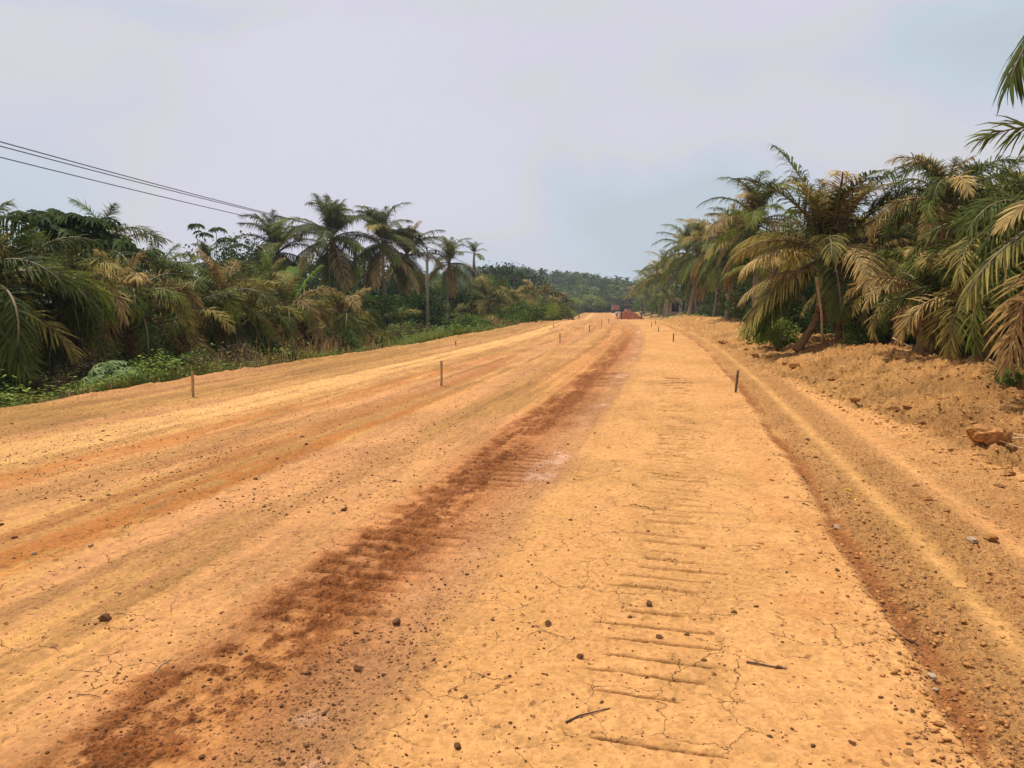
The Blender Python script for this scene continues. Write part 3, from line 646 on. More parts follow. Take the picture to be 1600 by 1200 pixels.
# ------------------------------------------------------------------ broadleaf trees and bushes
def leaf_cloud(n_cl, per, rad, ls, seed, sq=.75, hollow=.55, nlobe=9):
    """leaf clumps on an uneven crown of radius 1 -> V,F,RN"""
    rg = np.random.default_rng(seed)
    lob = rg.normal(size=(nlobe, 3)); lob /= np.linalg.norm(lob, axis=1)[:, None]; lob[:, 2] = lob[:, 2]*.8+.15
    lr = rg.uniform(.32, .6, nlobe)
    Vs = []; RN = []
    for c in range(n_cl):
        k = rg.integers(nlobe); d = rg.normal(size=3); d /= np.linalg.norm(d)
        cc = lob[k]*.62+d*lr[k]*rg.uniform(hollow, 1)**.5
        cc[2] *= sq
        m_ = per; o_ = rg.normal(size=(m_, 3))*rad; pos = cc+o_
        dr = rg.normal(size=(m_, 3)); dr[:, 2] -= .35; dr += d*.5; dr /= np.linalg.norm(dr, axis=1)[:, None]
        up = rg.normal(size=(m_, 3))*.6+np.array([0, 0, 1.]); sdv = np.cross(dr, up); sdv /= (np.linalg.norm(sdv, axis=1)[:, None]+1e-9)
        l_ = ls*rg.uniform(.6, 1.3, m_)[:, None]
        Vs.append(np.stack([pos, pos+dr*l_*.5+sdv*l_*.27, pos+dr*l_-np.array([0, 0, .12])*l_, pos+dr*l_*.5-sdv*l_*.27], 1).reshape(-1, 3))
        RN.append(np.clip(rg.uniform(0, .5)+rg.uniform(0, .5, m_), 0, 1))
    V = np.concatenate(Vs); n = len(V)//4
    return V, np.arange(n*4).reshape(n, 4), np.concatenate(RN)
CR = {}
for nm, args in {'tree': (190, 26, .085, .075, 3), 'tree2': (150, 28, .10, .085, 4, .7, .4, 12), 'bush': (120, 26, .10, .10, 5, .8), 'bush2': (90, 24, .12, .14, 6, .7, .4), 'far': (90, 18, .12, .15, 8)}.items():
    V_, F_, RN_ = leaf_cloud(*args); CR[nm] = (V_, F_, RN_)
_cm = {}
def crown(nm, mat):
    if (nm, mat) not in _cm: _cm[(nm, mat)] = mkmesh('crown', *CR[nm][:2], [MT[mat]], None, False, {'rnd': ('FACE', CR[nm][2])})
    return _cm[(nm, mat)]
def limb_mesh(seed):
    rd = random.Random(seed); mb = MB()
    mb.tube([(0, 0, -.1), (.02, .01, .35), (-.02, .03, .7), (0, 0, 1.0)], [.05, .038, .03, .015], 8)
    for k in range(7):
        z0 = .4+.07*k; a_ = k*2.4+rd.uniform(-.4, .4); l_ = rd.uniform(.25, .42)
        e_ = Vector((math.cos(a_)*l_, math.sin(a_)*l_, z0+rd.uniform(.15, .35)))
        mb.tube([(0, 0, z0), (e_.x*.5, e_.y*.5, z0+(e_.z-z0)*.4), e_], [.022, .014, .006], 6)
    return mb.mesh('trunk', [MT['bark']], True)
LM = [limb_mesh(s) for s in (1, 2, 3)]
def tree(cx, ytop, D, rad, mat, label, group, seed=0, nm='tree', sq=1.0):
    rd = random.Random(seed); x, y, zt = at(cx, ytop, D); z0 = gz(x, y); H = max(zt-z0, rad*1.2)
    rt = empty('broadleaf_tree', (x, y, z0), rd.uniform(0, 6.28)); tag(rt, label, 'tree', group)
    t_ = obj('trunk', LM[seed % 3], rt); t_.scale = (max(1.0, H*.45), max(1.0, H*.45), H*.9)
    c_ = obj('crown', crown(nm, mat), rt); c_.location = (0, 0, H-rad*.72*sq); c_.scale = (rad, rad, rad*sq)
    return rt
def bush(cx, D, rad, mat, label, group, seed=0, nm='bush', up=.55, hs=1.0):
    rd = random.Random(seed+5); x, y, _ = at(cx, 480, D); z0 = gz(x, y)
    rt = obj('bush', crown(nm, mat)); rt.location = (x, y, z0+rad*up*hs); rt.scale = (rad, rad, rad*hs); rt.rotation_euler = (0, 0, rd.uniform(0, 6.28))
    tag(rt, label, 'bush', group); return rt
gT = 'broadleaf trees behind the left palms'
for i, (cx, yt, D, rd_, mt) in enumerate([(365, 374, 62, 3.6, 'bl_dark'), (398, 388, 66, 3.2, 'bl_dark'), (345, 412, 58, 2.4, 'bl_mid'), (205, 392, 48, 2.8, 'bl_dark'), (248, 402, 52, 2.6, 'bl_mid'), (285, 418, 56, 2.4, 'bl_dark'), (90, 352, 40, 2.6, 'bl_dark'), (150, 372, 42, 2.4, 'bl_dark'), (-20, 350, 36, 3.0, 'bl_dark')]):
    tree(cx, yt, D, rd_, mt, ['tallest dark leafy tree left of the leftmost coconut palm', 'dark leafy tree touching the leftmost coconut palm', 'lighter leafy tree under the thin umbrella tree', 'dark leafy tree right of the large umbrella tree', 'mid green leafy tree behind the bright green oil palm', 'low dark leafy tree at the dip of the left skyline', 'dark leafy tree directly beneath the large umbrella tree', 'dark leafy tree at the right foot of the large umbrella tree', 'dark leafy tree behind the huge palm at the left edge'][i], gT, i)
for i, (cx, yt, D, rd_, mt) in enumerate([(780, 414, 118, 5.0, 'bl_dark'), (812, 424, 122, 4.4, 'bl_dark'), (752, 432, 112, 4.0, 'bl_mid'), (690, 440, 100, 4.4, 'bl_dark'), (660, 436, 96, 4.2, 'bl_dark'), (562, 408, 92, 6, 'bl_dark'), (500, 405, 90, 6, 'bl_dark'), (622, 415, 90, 5.4, 'bl_dark'), (450, 408, 84, 5.0, 'bl_dark'), (725, 448, 98, 3.6, 'bl_dark')]):
    tree(cx, yt, D, rd_, mt, ['highest rounded tree on the left skyline, right of the sparse palm', 'dark round tree directly above the second utility pole', 'mid green tree behind the sparse palm', 'dark tree behind the palm right of the utility pole', 'dark tree behind the utility pole', 'dark tree behind the gap between two full coconut palms', 'dark tree behind the tallest coconut palm', 'dark tree behind the brown drooping coconut palm', 'dark tree behind the leftmost coconut palm', 'low dark tree between the thin trunks'][i], gT, i+20, nm='tree2')
# thicket bushes, left
rd = random.Random(3); gB = 'dark bushes filling the left thicket'
def edgeD(px):   # distance ahead of the left road edge along a pixel column
    xc, f, up = ray(px, 475)
    for D in np.arange(8, 400, .5):
        x, y, _ = at(px, 475, D)
        if x-float(SH(np.array(y))) > -10.4: return D-.5 if D > 8.6 else 14
    return 400
for i in range(72):
    cx = -120+i*13.2+rd.uniform(-6, 6)
    # walk outwards from the road edge
    xr, yr = None, None
    best = None
    for D in np.arange(9, 260, .5):
        x, y, _ = at(cx, 475, D)
        if x-float(SH(np.array(y))) < -10.4: best = D
    if best is None: continue
    # the edge crosses the column where the ray leaves the road
    Ds = [D for D in np.arange(4, 260, .5) if (lambda p: p[0]-float(SH(np.array(p[1]))) < -11.2)(at(cx, 475, D))]
    if not Ds: continue
    d0 = Ds[0]
    D = d0*rd.uniform(1.12, 1.4)+.6
    if 648 < cx < 690: continue
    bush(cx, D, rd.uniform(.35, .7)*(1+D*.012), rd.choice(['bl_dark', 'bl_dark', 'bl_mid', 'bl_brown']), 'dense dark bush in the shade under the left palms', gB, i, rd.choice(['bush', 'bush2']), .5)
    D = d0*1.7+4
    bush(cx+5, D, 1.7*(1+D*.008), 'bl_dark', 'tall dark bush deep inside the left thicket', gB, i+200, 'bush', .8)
for i, (cx, D, r_, mt, lb) in enumerate([(325, 20, .75, 'bl_brown', 'brown-green leafy bush right behind the wooden stake at left'), (388, 24, .8, 'bl_mid', 'round broad-leaved bush at the road edge by the bent white reed'), (570, 33, .9, 'bl_dark', 'dark round bush at the verge below the tallest coconut palm'), (545, 31, .7, 'bl_mid', 'mid green bush left of the dark round verge bush'),
        (600, 37, .9, 'bl_brown', 'olive brown bush at the verge left of the utility pole'), (735, 58, 1.2, 'bl_mid', 'mid green bush at the verge right of the utility pole'), (760, 60, 1.3, 'bl_light', 'light green bush right of the thin palm trunks'), (775, 57, 1.0, 'straw', 'straw coloured dry shrub at the verge among green bushes'), (800, 66, 1.6, 'bl_mid', 'green verge bush left of the second utility pole'), (822, 70, 1.7, 'bl_mid', 'round green verge bush before the second utility pole'), (848, 82, 1.9, 'bl_light', 'light green verge bush right of the second utility pole'), (868, 92, 2.0, 'bl_light', 'yellow-green verge bush below the rust brown oil palm')]):
    bush(cx, D, r_, mt, lb, 'bushes along the left verge', i+400, 'bush2' if i % 2 else 'bush', .45)
# mid-distance shrubs and small trees before the hill
gM = 'small trees between the left palms and the hill'
for i in range(64):
    D = 105+ (i/64)**1.2*190+rd.uniform(-8, 8)
    lo_ = 860+(D-105)*.28; cx = lo_+rd.uniform(-30, 60)
    p = at(cx, 475, D); uu = p[0]-float(SH(np.array(p[1])))
    if -13 < uu < 7 and p[1] < 290: continue
    tree(cx, 475-rd.uniform(-2, 17)*(150/D)**.3+(4 if D < 140 else 0), D, rd.uniform(2.2, 3.8), rd.choice(['bl_mid', 'bl_brown', 'bl_light', 'bl_brown', 'bl_mid']), 'small tree of the scrub between the left palms and the hill', gM, i+60, 'far', .8)
for i in range(60):
    D = rd.uniform(266, 300); cx = rd.uniform(850, 1015)
    tree(cx, 475-rd.uniform(-6, 12)-(960-cx)*.1, D, rd.uniform(3, 5), rd.choice(['bl_mid', 'bl_light', 'bl_brown', 'bl_light', 'grass']), 'pale scrub tree at the hill foot where the road disappears', 'scrub trees at the foot of the hill', i+160, 'far', .85)
for i in range(26):
    Y = 95+i*7.5; X = float(SH(np.array(Y)))-12-rd.uniform(0, 2); z = gz(X, Y)
    o = obj('bush', crown('bush2' if i % 2 else 'far', rd.choice(['bl_light', 'bl_mid', 'bl_brown']))); r_ = rd.uniform(1.3, 2.2); o.location = (X, Y, z+r_*.4); o.scale = (r_, r_, r_*.9); o.rotation_euler = (0, 0, i)
    tag(o, 'rounded green bush along the far left verge before the hill', 'bush', 'bushes along the far left verge')
# right thicket
gRB = 'bushes in the right thicket'
for i in range(40):
    cx = 1195+i*12+rd.uniform(-5, 5); D = np.interp(cx, [1195, 1300, 1400, 1500, 1600, 1700], [32, 25.5, 21, 17, 14.5, 13])*rd.uniform(1.0, 1.15)
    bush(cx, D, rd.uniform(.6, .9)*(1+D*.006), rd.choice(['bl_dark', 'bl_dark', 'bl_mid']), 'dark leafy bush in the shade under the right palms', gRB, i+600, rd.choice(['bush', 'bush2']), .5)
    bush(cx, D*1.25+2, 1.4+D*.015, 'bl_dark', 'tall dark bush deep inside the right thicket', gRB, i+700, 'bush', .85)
for i in range(16):
    cx = 1050+i*10; D = np.interp(cx, [1050, 1200], [150, 42])*1.1
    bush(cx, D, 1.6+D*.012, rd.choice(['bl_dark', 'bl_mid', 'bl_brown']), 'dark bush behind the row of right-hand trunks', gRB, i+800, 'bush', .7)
gRT = 'broadleaf trees behind the right palms'
for i, (cx, yt, D, rd_, mt) in enumerate([(1395, 335, 42, 2.8, 'bl_dark'), (1440, 300, 36, 2.4, 'bl_mid'), (1560, 290, 32, 3, 'bl_dark'), (1330, 345, 44, 3, 'bl_mid'), (1240, 345, 50, 3.8, 'bl_dark'), (1500, 330, 34, 2.6, 'bl_dark'), (1135, 378, 88, 5.5, 'bl_dark'), (1190, 365, 62, 4.6, 'bl_dark'), (1050, 448, 150, 5, 'bl_light'), (1090, 402, 115, 5.8, 'bl_mid'), (1020, 466, 190, 5, 'bl_mid'), (1640, 290, 30, 3.2, 'bl_dark')]):
    tree(cx, yt, D, rd_, mt, ['dark leafy tree behind the tan oil palm at right', 'leafy tree behind the rounded oil palm crown', 'dark leafy tree behind the foreground fronds', 'mid green leafy tree right behind the largest palm', 'leafy tree in the gap left of the largest palm', 'dark leafy tree between the right oil palms', 'leafy tree behind the tan drooping palm', 'leafy tree behind the tall palm left of the largest one', 'light green tree left behind the block shed', 'leafy tree right behind the block shed', 'farthest leafy tree along the right verge', 'dark leafy tree beyond the right edge'][i], gRT, i+90, 'tree2' if i % 2 else 'tree')
bush(1222, 23.5, .7, 'bl_light', 'light green leafy bush at the bank top left of the largest palm', gRB, 901, 'bush2', .4)
bush(1190, 27, .8, 'bl_mid', 'mid green bush left of the light green one on the bank', gRB, 902, 'bush2', .4)
bush(1346, 19.5, .6, 'bl_mid', 'glossy green bush right of the largest palm trunk', gRB, 903, 'bush', .5)
bush(1370, 20.5, .75, 'bl_dark', 'dark green bush between the largest palm and the dry oil palms', gRB, 904, 'bush', .6)
bush(1580, 10.9, .22, 'bl_mid', 'small green plant at the bank top by the right edge', gRB, 905, 'bush2', .4)

# ------------------------------------------------------------------ far wooded hill (one mass)
def merged(items, name, mats):
    V = []; Fc = []; M = []; RN = []; b_ = 0
    for (v, f, rn, mi, T_, s_, rz) in items:
        c_, s__ = math.cos(rz), math.sin(rz); vv = v*np.array(s_); vv = np.stack([vv[:, 0]*c_-vv[:, 1]*s__, vv[:, 0]*s__+vv[:, 1]*c_, vv[:, 2]], 1)+np.array(T_)
        V.append(vv); Fc.append(f+b_); M.append(np.full(len(f), mi)); RN.append(rn); b_ += len(vv)
    return mkmesh(name, np.concatenate(V), np.concatenate(Fc), mats, np.concatenate(M), False, {'rnd': ('FACE', np.concatenate(RN))})
def tinypalm(seed, nfr=16):
    rg = np.random.default_rng(seed); V = []; Fc = []
    for k in range(nfr):
        a_ = k*2.4+rg.uniform(-.3, .3); e_ = R(rg.uniform(5, 85)); cur = np.zeros(3); h_ = np.array([math.cos(a_), math.sin(a_), 0]); sv = np.array([-math.sin(a_), math.cos(a_), 0])
        for j in range(4):
            nx = cur+(h_*math.cos(e_)+np.array([0, 0, math.sin(e_)]))*.27; w0, w1 = [(.03, .13), (.13, .14), (.14, .10), (.10, .01)][j]
            for sg in (1, -1):
                b_ = len(V); V += [cur, nx, nx+sv*w1*sg-np.array([0, 0, w1*.7]), cur+sv*w0*sg-np.array([0, 0, w0*.7])]; Fc.append((b_, b_+1, b_+2, b_+3))
            cur = nx; e_ -= R(28)
    return np.array(V), np.array(Fc), rg.random(len(Fc))
TP = [tinypalm(s) for s in (1, 2, 3)]
FV = leaf_cloud(70, 14, .13, .2, 77)
rg = np.random.default_rng(5); items = []
for k in range(1500):
    D = rg.uniform(285, 620); px = rg.uniform(380, 1180); p = at(px, 475, D)
    z0 = float(ground(np.array([p[0]]), np.array([p[1]]), False)[0])
    if rg.random() < .4:
        s_ = rg.uniform(3.2, 4.8); v, f, rn = TP[rg.integers(3)]; items.append((v, f, rn, int(rg.integers(2)), (p[0], p[1], z0+rg.uniform(3.5, 6)), (s_,)*3, rg.uniform(0, 6)))
    else:
        s_ = rg.uniform(3, 5); items.append((*FV, int(rg.integers(3)), (p[0], p[1], z0+rg.uniform(2.0, 3.6)), (s_, s_, s_*.9), rg.uniform(0, 6)))
tag(obj('far_wood', merged(items, 'far_wood', [MT['bl_mid'], MT['lf_green'], MT['bl_light']])), 'palm wood covering the far hill beyond the end of the road', 'wood', kind='stuff')

# ------------------------------------------------------------------ umbrella trees with palmate leaves, cassava
def palmate(mb, c, nrm, rad, lobes, rg, V, Fc, RN, droop=.35, wd=.17):
    nrm = np.array(nrm)/np.linalg.norm(nrm); a_ = np.cross(nrm, [.3, .8, .1]); a_ /= np.linalg.norm(a_); b_ = np.cross(nrm, a_); rn = rg.random(); ph = rg.uniform(0, 6.28)
    for k in range(lobes):
        th = ph+2*math.pi*.86*k/lobes; d = a_*math.cos(th)+b_*math.sin(th); s_ = -a_*math.sin(th)+b_*math.cos(th); r_ = rad*rg.uniform(.8, 1.1)
        q0 = len(V); p1 = c+d*r_*.5-nrm*r_*droop*.15; p2 = c+d*r_-nrm*r_*droop
        V += [c, p1+s_*r_*wd, p2, p1-s_*r_*wd]; Fc.append((q0, q0+1, q0+2, q0+3)); RN.append(min(1, max(0, rn+rg.uniform(-.15, .15))))
def umbrella_tree(label, base, tips, mat, rad, seed, r0=.08, lobes=9, per=9):
    rg = np.random.default_rng(seed); bz = gz(base[0], base[1]); rt = empty('umbrella_tree', (base[0], base[1], bz)); tag(rt, label, 'tree', 'umbrella trees with palmate leaves')
    o_ = np.array([base[0], base[1], bz]); mb = MB(); V = []; Fc = []; RN = []
    T_ = [np.array(t)-o_ for t in tips]; cen = np.mean(T_, 0); fork = np.array([cen[0]*.8, cen[1]*.8, min(t[2] for t in T_)*.72])
    mb.tube([(0, 0, -.2), (fork[0]*.4, fork[1]*.4, fork[2]*.5), tuple(fork)], [r0, r0*.8, r0*.6], 8)
    for t in T_:
        m_ = (fork+t)/2+np.array([(t-fork)[0]*.25, (t-fork)[1]*.25, -.1*(t-fork)[2]]); mb.tube([tuple(fork), tuple(m_), tuple(t)], [r0*.5, r0*.35, r0*.2], 6)
        for k in range(per):
            th = k*2.4+rg.uniform(-.3, .3); out = rg.uniform(.4, 1.1)*rad*1.5; c = t+np.array([math.cos(th)*out, math.sin(th)*out, rg.uniform(-.25, .25)*rad])
            mb.tube([tuple(t), tuple((t+c)/2+np.array([0, 0, .06])), tuple(c)], [.012, .009, .006], 4, cap=False)
            palmate(None, c, (math.cos(th)*.5, math.sin(th)*.5, 1), rad, lobes, rg, V, Fc, RN, .5)
    obj('trunk', mb.mesh('trunk', [MT['bark']], True), rt)
    obj('crown', mkmesh('crown', np.array(V), np.array(Fc), [MT[mat]], None, False, {'rnd': ('FACE', RN)}), rt)
    return rt
rg = np.random.default_rng(2)
tips = [at(px, py, 27+rg.uniform(-1.5, 1.5)) for px, py in [(45, 335), (62, 338), (80, 333), (95, 340), (70, 352), (110, 350), (122, 345), (90, 357), (138, 342), (150, 345), (130, 360), (60, 366), (105, 368), (155, 368), (172, 378)]]
b_ = at(95, 480, 27); umbrella_tree('large umbrella tree with clusters of dark palmate leaves above the thicket at far left', b_, tips, 'bl_dark', .42, 1, .12)
tips = [at(px, py, 44+rg.uniform(-1, 1)) for px, py in [(304, 352), (318, 364), (338, 356), (352, 374), (372, 382)]]
b_ = at(330, 480, 44); umbrella_tree('thin umbrella tree with three small leaf clusters on the left skyline', b_, tips, 'bl_dark', .34, 2, .06, 9, 6)
tips = [at(px, py, 34+rg.uniform(-1, 1)) for px, py in [(198, 392), (215, 396), (226, 392), (186, 380), (170, 366)]]
b_ = at(205, 480, 34); umbrella_tree('low umbrella tree on the slope of the left skyline', b_, tips, 'bl_dark', .4, 3, .08)

def cassava(label, px, D, w_, h_, n, seed, mat='cassava', rad=.12):
    rg = np.random.default_rng(seed); x, y, _ = at(px, 480, D); z0 = gz(x, y); rt = empty('cassava_plant', (x, y, z0)); tag(rt, label, 'plant', 'cassava plants along the left verge')
    mb = MB(); V = []; Fc = []; RN = []
    for k in range(n):
        th = rg.uniform(0, 6.28); q_ = rg.random()**.6; f_ = rg.uniform(.15, 1)
        c = np.array([math.cos(th)*w_*q_, math.sin(th)*w_*q_, h_*(f_*.35+.65*math.sqrt(max(0, 1-q_*q_))*f_**.3)])
        if k % 3 == 0: mb.tube([(c[0]*.2, c[1]*.2, 0), (c[0]*.5, c[1]*.5, c[2]*.6), tuple(c)], [.012, .009, .004], 4, cap=False)
        palmate(None, c, (math.cos(th)*.5*q_, math.sin(th)*.5*q_-.25, 1), rad*rg.uniform(.7, 1.2), 7, rg, V, Fc, RN, .45, .15)
    obj('stems', mb.mesh('stems', [MT['stem']]), rt)
    obj('leaves', mkmesh('leaves', np.array(V), np.array(Fc), [MT[mat]], None, False, {'rnd': ('FACE', RN)}), rt)
cassava('large pale green cassava bush at the left road edge', 172, 15.8, .62, .95, 190, 1, rad=.19)
cassava('low cassava plant left of the wooden stake', 283, 17.6, .35, .35, 90, 2)
cassava('low cassava plant left of the bent white reed', 380, 20.5, .4, .4, 80, 3)
cassava('low cassava plant right of the bent white reed', 425, 22, .5, .35, 90, 4)
cassava('cassava plant among the grass by the utility pole', 700, 50, .8, .9, 120, 5, rad=.2)
cassava('small dusty plant before the block shed', 1064, 100, .5, .6, 60, 6, 'straw', .2)

# ------------------------------------------------------------------ grass and ground cover (stuff)
def blades(n, fn, hmin, hmax, wd, seed, bend=.5):
    rg = np.random.default_rng(seed); P = fn(rg, n); n = len(P)
    z = ground(P[:, 0], P[:, 1])[0]; b0 = np.column_stack([P, z-.02]); th = rg.uniform(0, 6.28, n); h = rg.uniform(hmin, hmax, n)*(P[:, 2] if P.shape[1] > 2 else 1) if False else rg.uniform(hmin, hmax, n)
    d = np.stack([np.cos(th), np.sin(th), np.zeros(n)], 1); s_ = np.stack([-np.sin(th), np.cos(th), np.zeros(n)], 1)*wd; bd = rg.uniform(.1, bend, n)[:, None]
    m_ = b0+np.array([0, 0, .6])*h[:, None]+d*h[:, None]*bd*.35; t_ = b0+np.array([0, 0, 1.])*h[:, None]*(1-bd*.5)+d*h[:, None]*bd
    V = np.stack([b0-s_, b0+s_, m_+s_*.8, m_-s_*.8, t_+s_*.1, t_-s_*.1], 1).reshape(-1, 3); i = np.arange(n)[:, None]*6
    Fc = np.concatenate([i+np.array([[0, 1, 2, 3]]), i+np.array([[3, 2, 4, 5]])]); r_ = rg.random(n)
    return V, Fc, np.concatenate([r_, r_])
def left_verge(y0, y1, u0, u1, pw=1.5):
    def f(rg, n):
        Y = y0+(y1-y0)*rg.random(n)**pw; u = -(10.7+u0)-(u1-u0)*rg.random(n)**1.2; g_ = fbm(u*.9+(5 if pw == 1.5 else 50), Y*.5, 3, 811) > .47; k_ = g_ | (rg.random(n) < .16); return np.stack([u+SH(Y), Y], 1)[k_]
    return f
def add_stuff(name, parts, mats, label, cat):
    items = [(v, f, r, i, (0, 0, 0), (1, 1, 1), 0) for i, (v, f, r) in enumerate(parts)]
    tag(obj(name, merged(items, name, mats)), label, cat, kind='stuff')
add_stuff('verge_grass', [blades(40000, left_verge(9, 60, 0, 5), .12, .5, .006, 1), blades(9000, left_verge(30, 160, 0, 4), .2, .8, .014, 2)], [MT['grass'], MT['grass']], 'green grass growing along the left edge of the road', 'grass')
add_stuff('dry_grass', [blades(5000, left_verge(5, 14.5, 0, 3.0, 1), .12, .38, .005, 3, 1.0), blades(9000, left_verge(14, 90, 0, 4, 1.4), .15, .7, .007, 4, .9), blades(1500, left_verge(19, 30, .5, 3, 1), .6, 1.5, .007, 14, .6)], [MT['straw']]*3, 'dry straw grass at the road edge, lower left of the thicket', 'grass')
# low leafy creepers
def creepers(n, fn, seed, ls=.07, hmax=.3):
    rg = np.random.default_rng(seed); P = fn(rg, n); n = len(P); z = ground(P[:, 0], P[:, 1])[0]; hh = fbm(P[:, 0]*.8, P[:, 1]*.8, 3, 7)
    c = np.column_stack([P, z+rg.random(n)*hmax*np.clip(hh*2.2-.4, .1, 1.3)]); th = rg.uniform(0, 6.28, n); l_ = ls*rg.uniform(.5, 1.4, n)[:, None]
    d = np.stack([np.cos(th), np.sin(th), rg.uniform(-.3, .5, n)], 1); s_ = np.stack([-np.sin(th), np.cos(th), rg.uniform(-.3, .3, n)], 1)
    V = np.stack([c, c+d*l_*.5+s_*l_*.35, c+d*l_, c+d*l_*.5-s_*l_*.35], 1).reshape(-1, 3); return V, np.arange(n*4).reshape(n, 4), rg.random(n)
add_stuff('creepers', [creepers(90000, left_verge(9, 50, .0, 4.5), 5, .075, .6), creepers(14000, left_verge(35, 150, 0, 4), 6, .16, 1.0), creepers(16000, left_verge(5, 40, 3, 10), 8, .12, .7)], [MT['bl_light'], MT['bl_mid'], MT['bl_dark']], 'low green leafy creepers covering the ground beside the left road edge', 'ground cover')
def right_top(y0, y1, a0, a1):
    def f(rg, n):
        Y = y0+(y1-y0)*rg.random(n)**1.3; return np.stack([np.interp(Y, TOEY, TOEU)+a0+(a1-a0)*rg.random(n)**.7+SH(Y), Y], 1)
    return f
add_stuff('thicket_litter', [creepers(14000, right_top(6, 40, 3.3, 8), 9, .09, .35), blades(5000, right_top(5, 40, 3.2, 6), .2, .7, .006, 10, 1.2), creepers(5000, right_top(70, 130, 1.5, 9), 12, .16, .15)], [MT['bl_mid'], MT['straw'], MT['bl_light']], 'dry stalks and low leaves along the top of the right bank', 'ground cover')

# ------------------------------------------------------------------ utility poles and wires
def pole(px, D, label, ytop, main=None):
    x, y, zt = at(px, ytop, D); z0 = gz(x, y); H = zt-z0
    rt = empty('utility_pole', (x, y, z0), HEAD); tag(rt, label, 'utility pole', 'utility poles left of the road')
    mb = MB(); mb.tube([(0, 0, -.4), (0, 0, H*.5), (0, 0, H)], [.115, .10, .08], 10); obj('pole', mb.mesh('pole', [MT['pole']], True), rt)
    mb = MB(); mb.box((-.62, -.15, H-.26), (.62, -.09, H-.18)); obj('crossarm', mb.mesh('crossarm', [MT['pole']]), rt)
    for sx in (-.54, 0, .54):
        mb = MB(); zb = H-.18 if sx else H; mb.tube([(sx, -.14 if sx else 0, zb), (sx, -.14 if sx else 0, zb+.06), (sx, -.14 if sx else 0, zb+.14), (sx, -.14 if sx else 0, zb+.24)], [.02, .055, .05, .02], 8); obj('insulator', mb.mesh('insulator', [MT['metal_dark']], True), rt)
    for sg in (-1, 1):
        mb = MB(); mb.tube([(sg*.07, -.12, H-.7), (sg*.35, -.12, H-.26)], [.015, .015], 5); obj('brace', mb.mesh('brace', [MT['metal_dark']]), rt)
    M_ = Matrix.Rotation(HEAD, 4, 'Z')
    return [Vector((x, y, z0))+M_ @ Vector((sx, -.14 if sx else 0, H+.07 if sx else H+.23)) for sx in (-.54, 0, .54)]
A0 = pole(-21.4, 1, 'unused', 100) if False else None
P1 = pole(667, 46, 'grey utility pole with crossarm rising from the left verge, the near one', 391)
P2 = pole(828, 102, 'smaller grey utility pole with crossarm further along the left verge', 437)
P3 = pole(905, 160, 'farthest utility pole, a thin line before the hill', 460)
# pole behind the viewer that carries the near span
cx_, sx_ = math.cos(HEAD), math.sin(HEAD)
def cw(r_, f_): return (r_*cx_-f_*sx_, r_*sx_+f_*cx_)
bx, by = cw(-12.7, -10); rt = empty('utility_pole', (bx, by, gz(bx, by)), HEAD); tag(rt, 'grey utility pole standing behind the photographer', 'utility pole', 'utility poles left of the road')
H0 = 5.1-gz(bx, by); mb = MB(); mb.tube([(0, 0, -.4), (0, 0, 4), (0, 0, H0)], [.115, .10, .08], 10); obj('pole', mb.mesh('pole', [MT['pole']], True), rt)
mb = MB(); mb.box((-.62, -.15, H0-.26), (.62, -.09, H0-.18)); obj('crossarm', mb.mesh('crossarm', [MT['pole']]), rt)
P0 = [Vector((bx, by, gz(bx, by)))+Matrix.Rotation(HEAD, 4, 'Z') @ Vector((s_, -.14, H0)) for s_ in (-.54, 0, .54)]
for k in range(3):
    for a_, b_, sag, nm in ((P0[k], P1[k], .6, 'near span'), (P1[k], P2[k], P2[k].z*0+.6, 'far span'), (P2[k], P3[k], .6, 'farthest span')):
        mb = MB(); pts = [a_.lerp(b_, i/28)-Vector((0, 0, sag*4*(i/28)*(1-i/28))) for i in range(29)]; mb.tube(pts, [.011 if nm == 'near span' else .012]*29, 5)
        tag(obj('power_line', mb.mesh('power_line', [MT['wire']], True)), ['lowest', 'middle', 'highest'][k]+' dark power line of the '+nm+' along the left palms', 'power line', 'power lines')

# ------------------------------------------------------------------ survey stakes
def stake(px, pyb, pyt, mat, label, lean=0., r=.022, square=False):
    x, y, z = gp(px, pyb); D = -x*math.sin(HEAD)+y*math.cos(HEAD); h = (pyb-pyt)/F*D
    mb = MB(); rr = random.Random(int(px)); n = 7
    mb.tube([(lean*h*i/n+rr.uniform(-.004, .004), rr.uniform(-.004, .004), -.06+(h+.06)*i/n) for i in range(n+1)], [r*(.92+.12*rr.random()) for i in range(n+1)], 4 if square else 7)
    o = obj('survey_stake', mb.mesh('survey_stake', [MT[mat]], not square)); o.location = (x, y, z); o.rotation_euler = (0, 0, rr.uniform(0, 1)); tag(o, label, 'stake', 'wooden survey stakes')
stake(690, 605, 565, 'wood_stake', 'tallest pale square stake standing left of the middle of the road', 0, .026, True)
stake(302, 620, 579, 'wood_stake', 'pale stake at the left road edge right of the cassava bush', 0, .024, True)
stake(1149, 613, 578, 'wood_dark', 'dark crooked stake between the wheel ruts at right', .14, .022)
stake(1052, 534, 521, 'wood_dark', 'small dark stake on the right shoulder, second from the front', .03, .025)
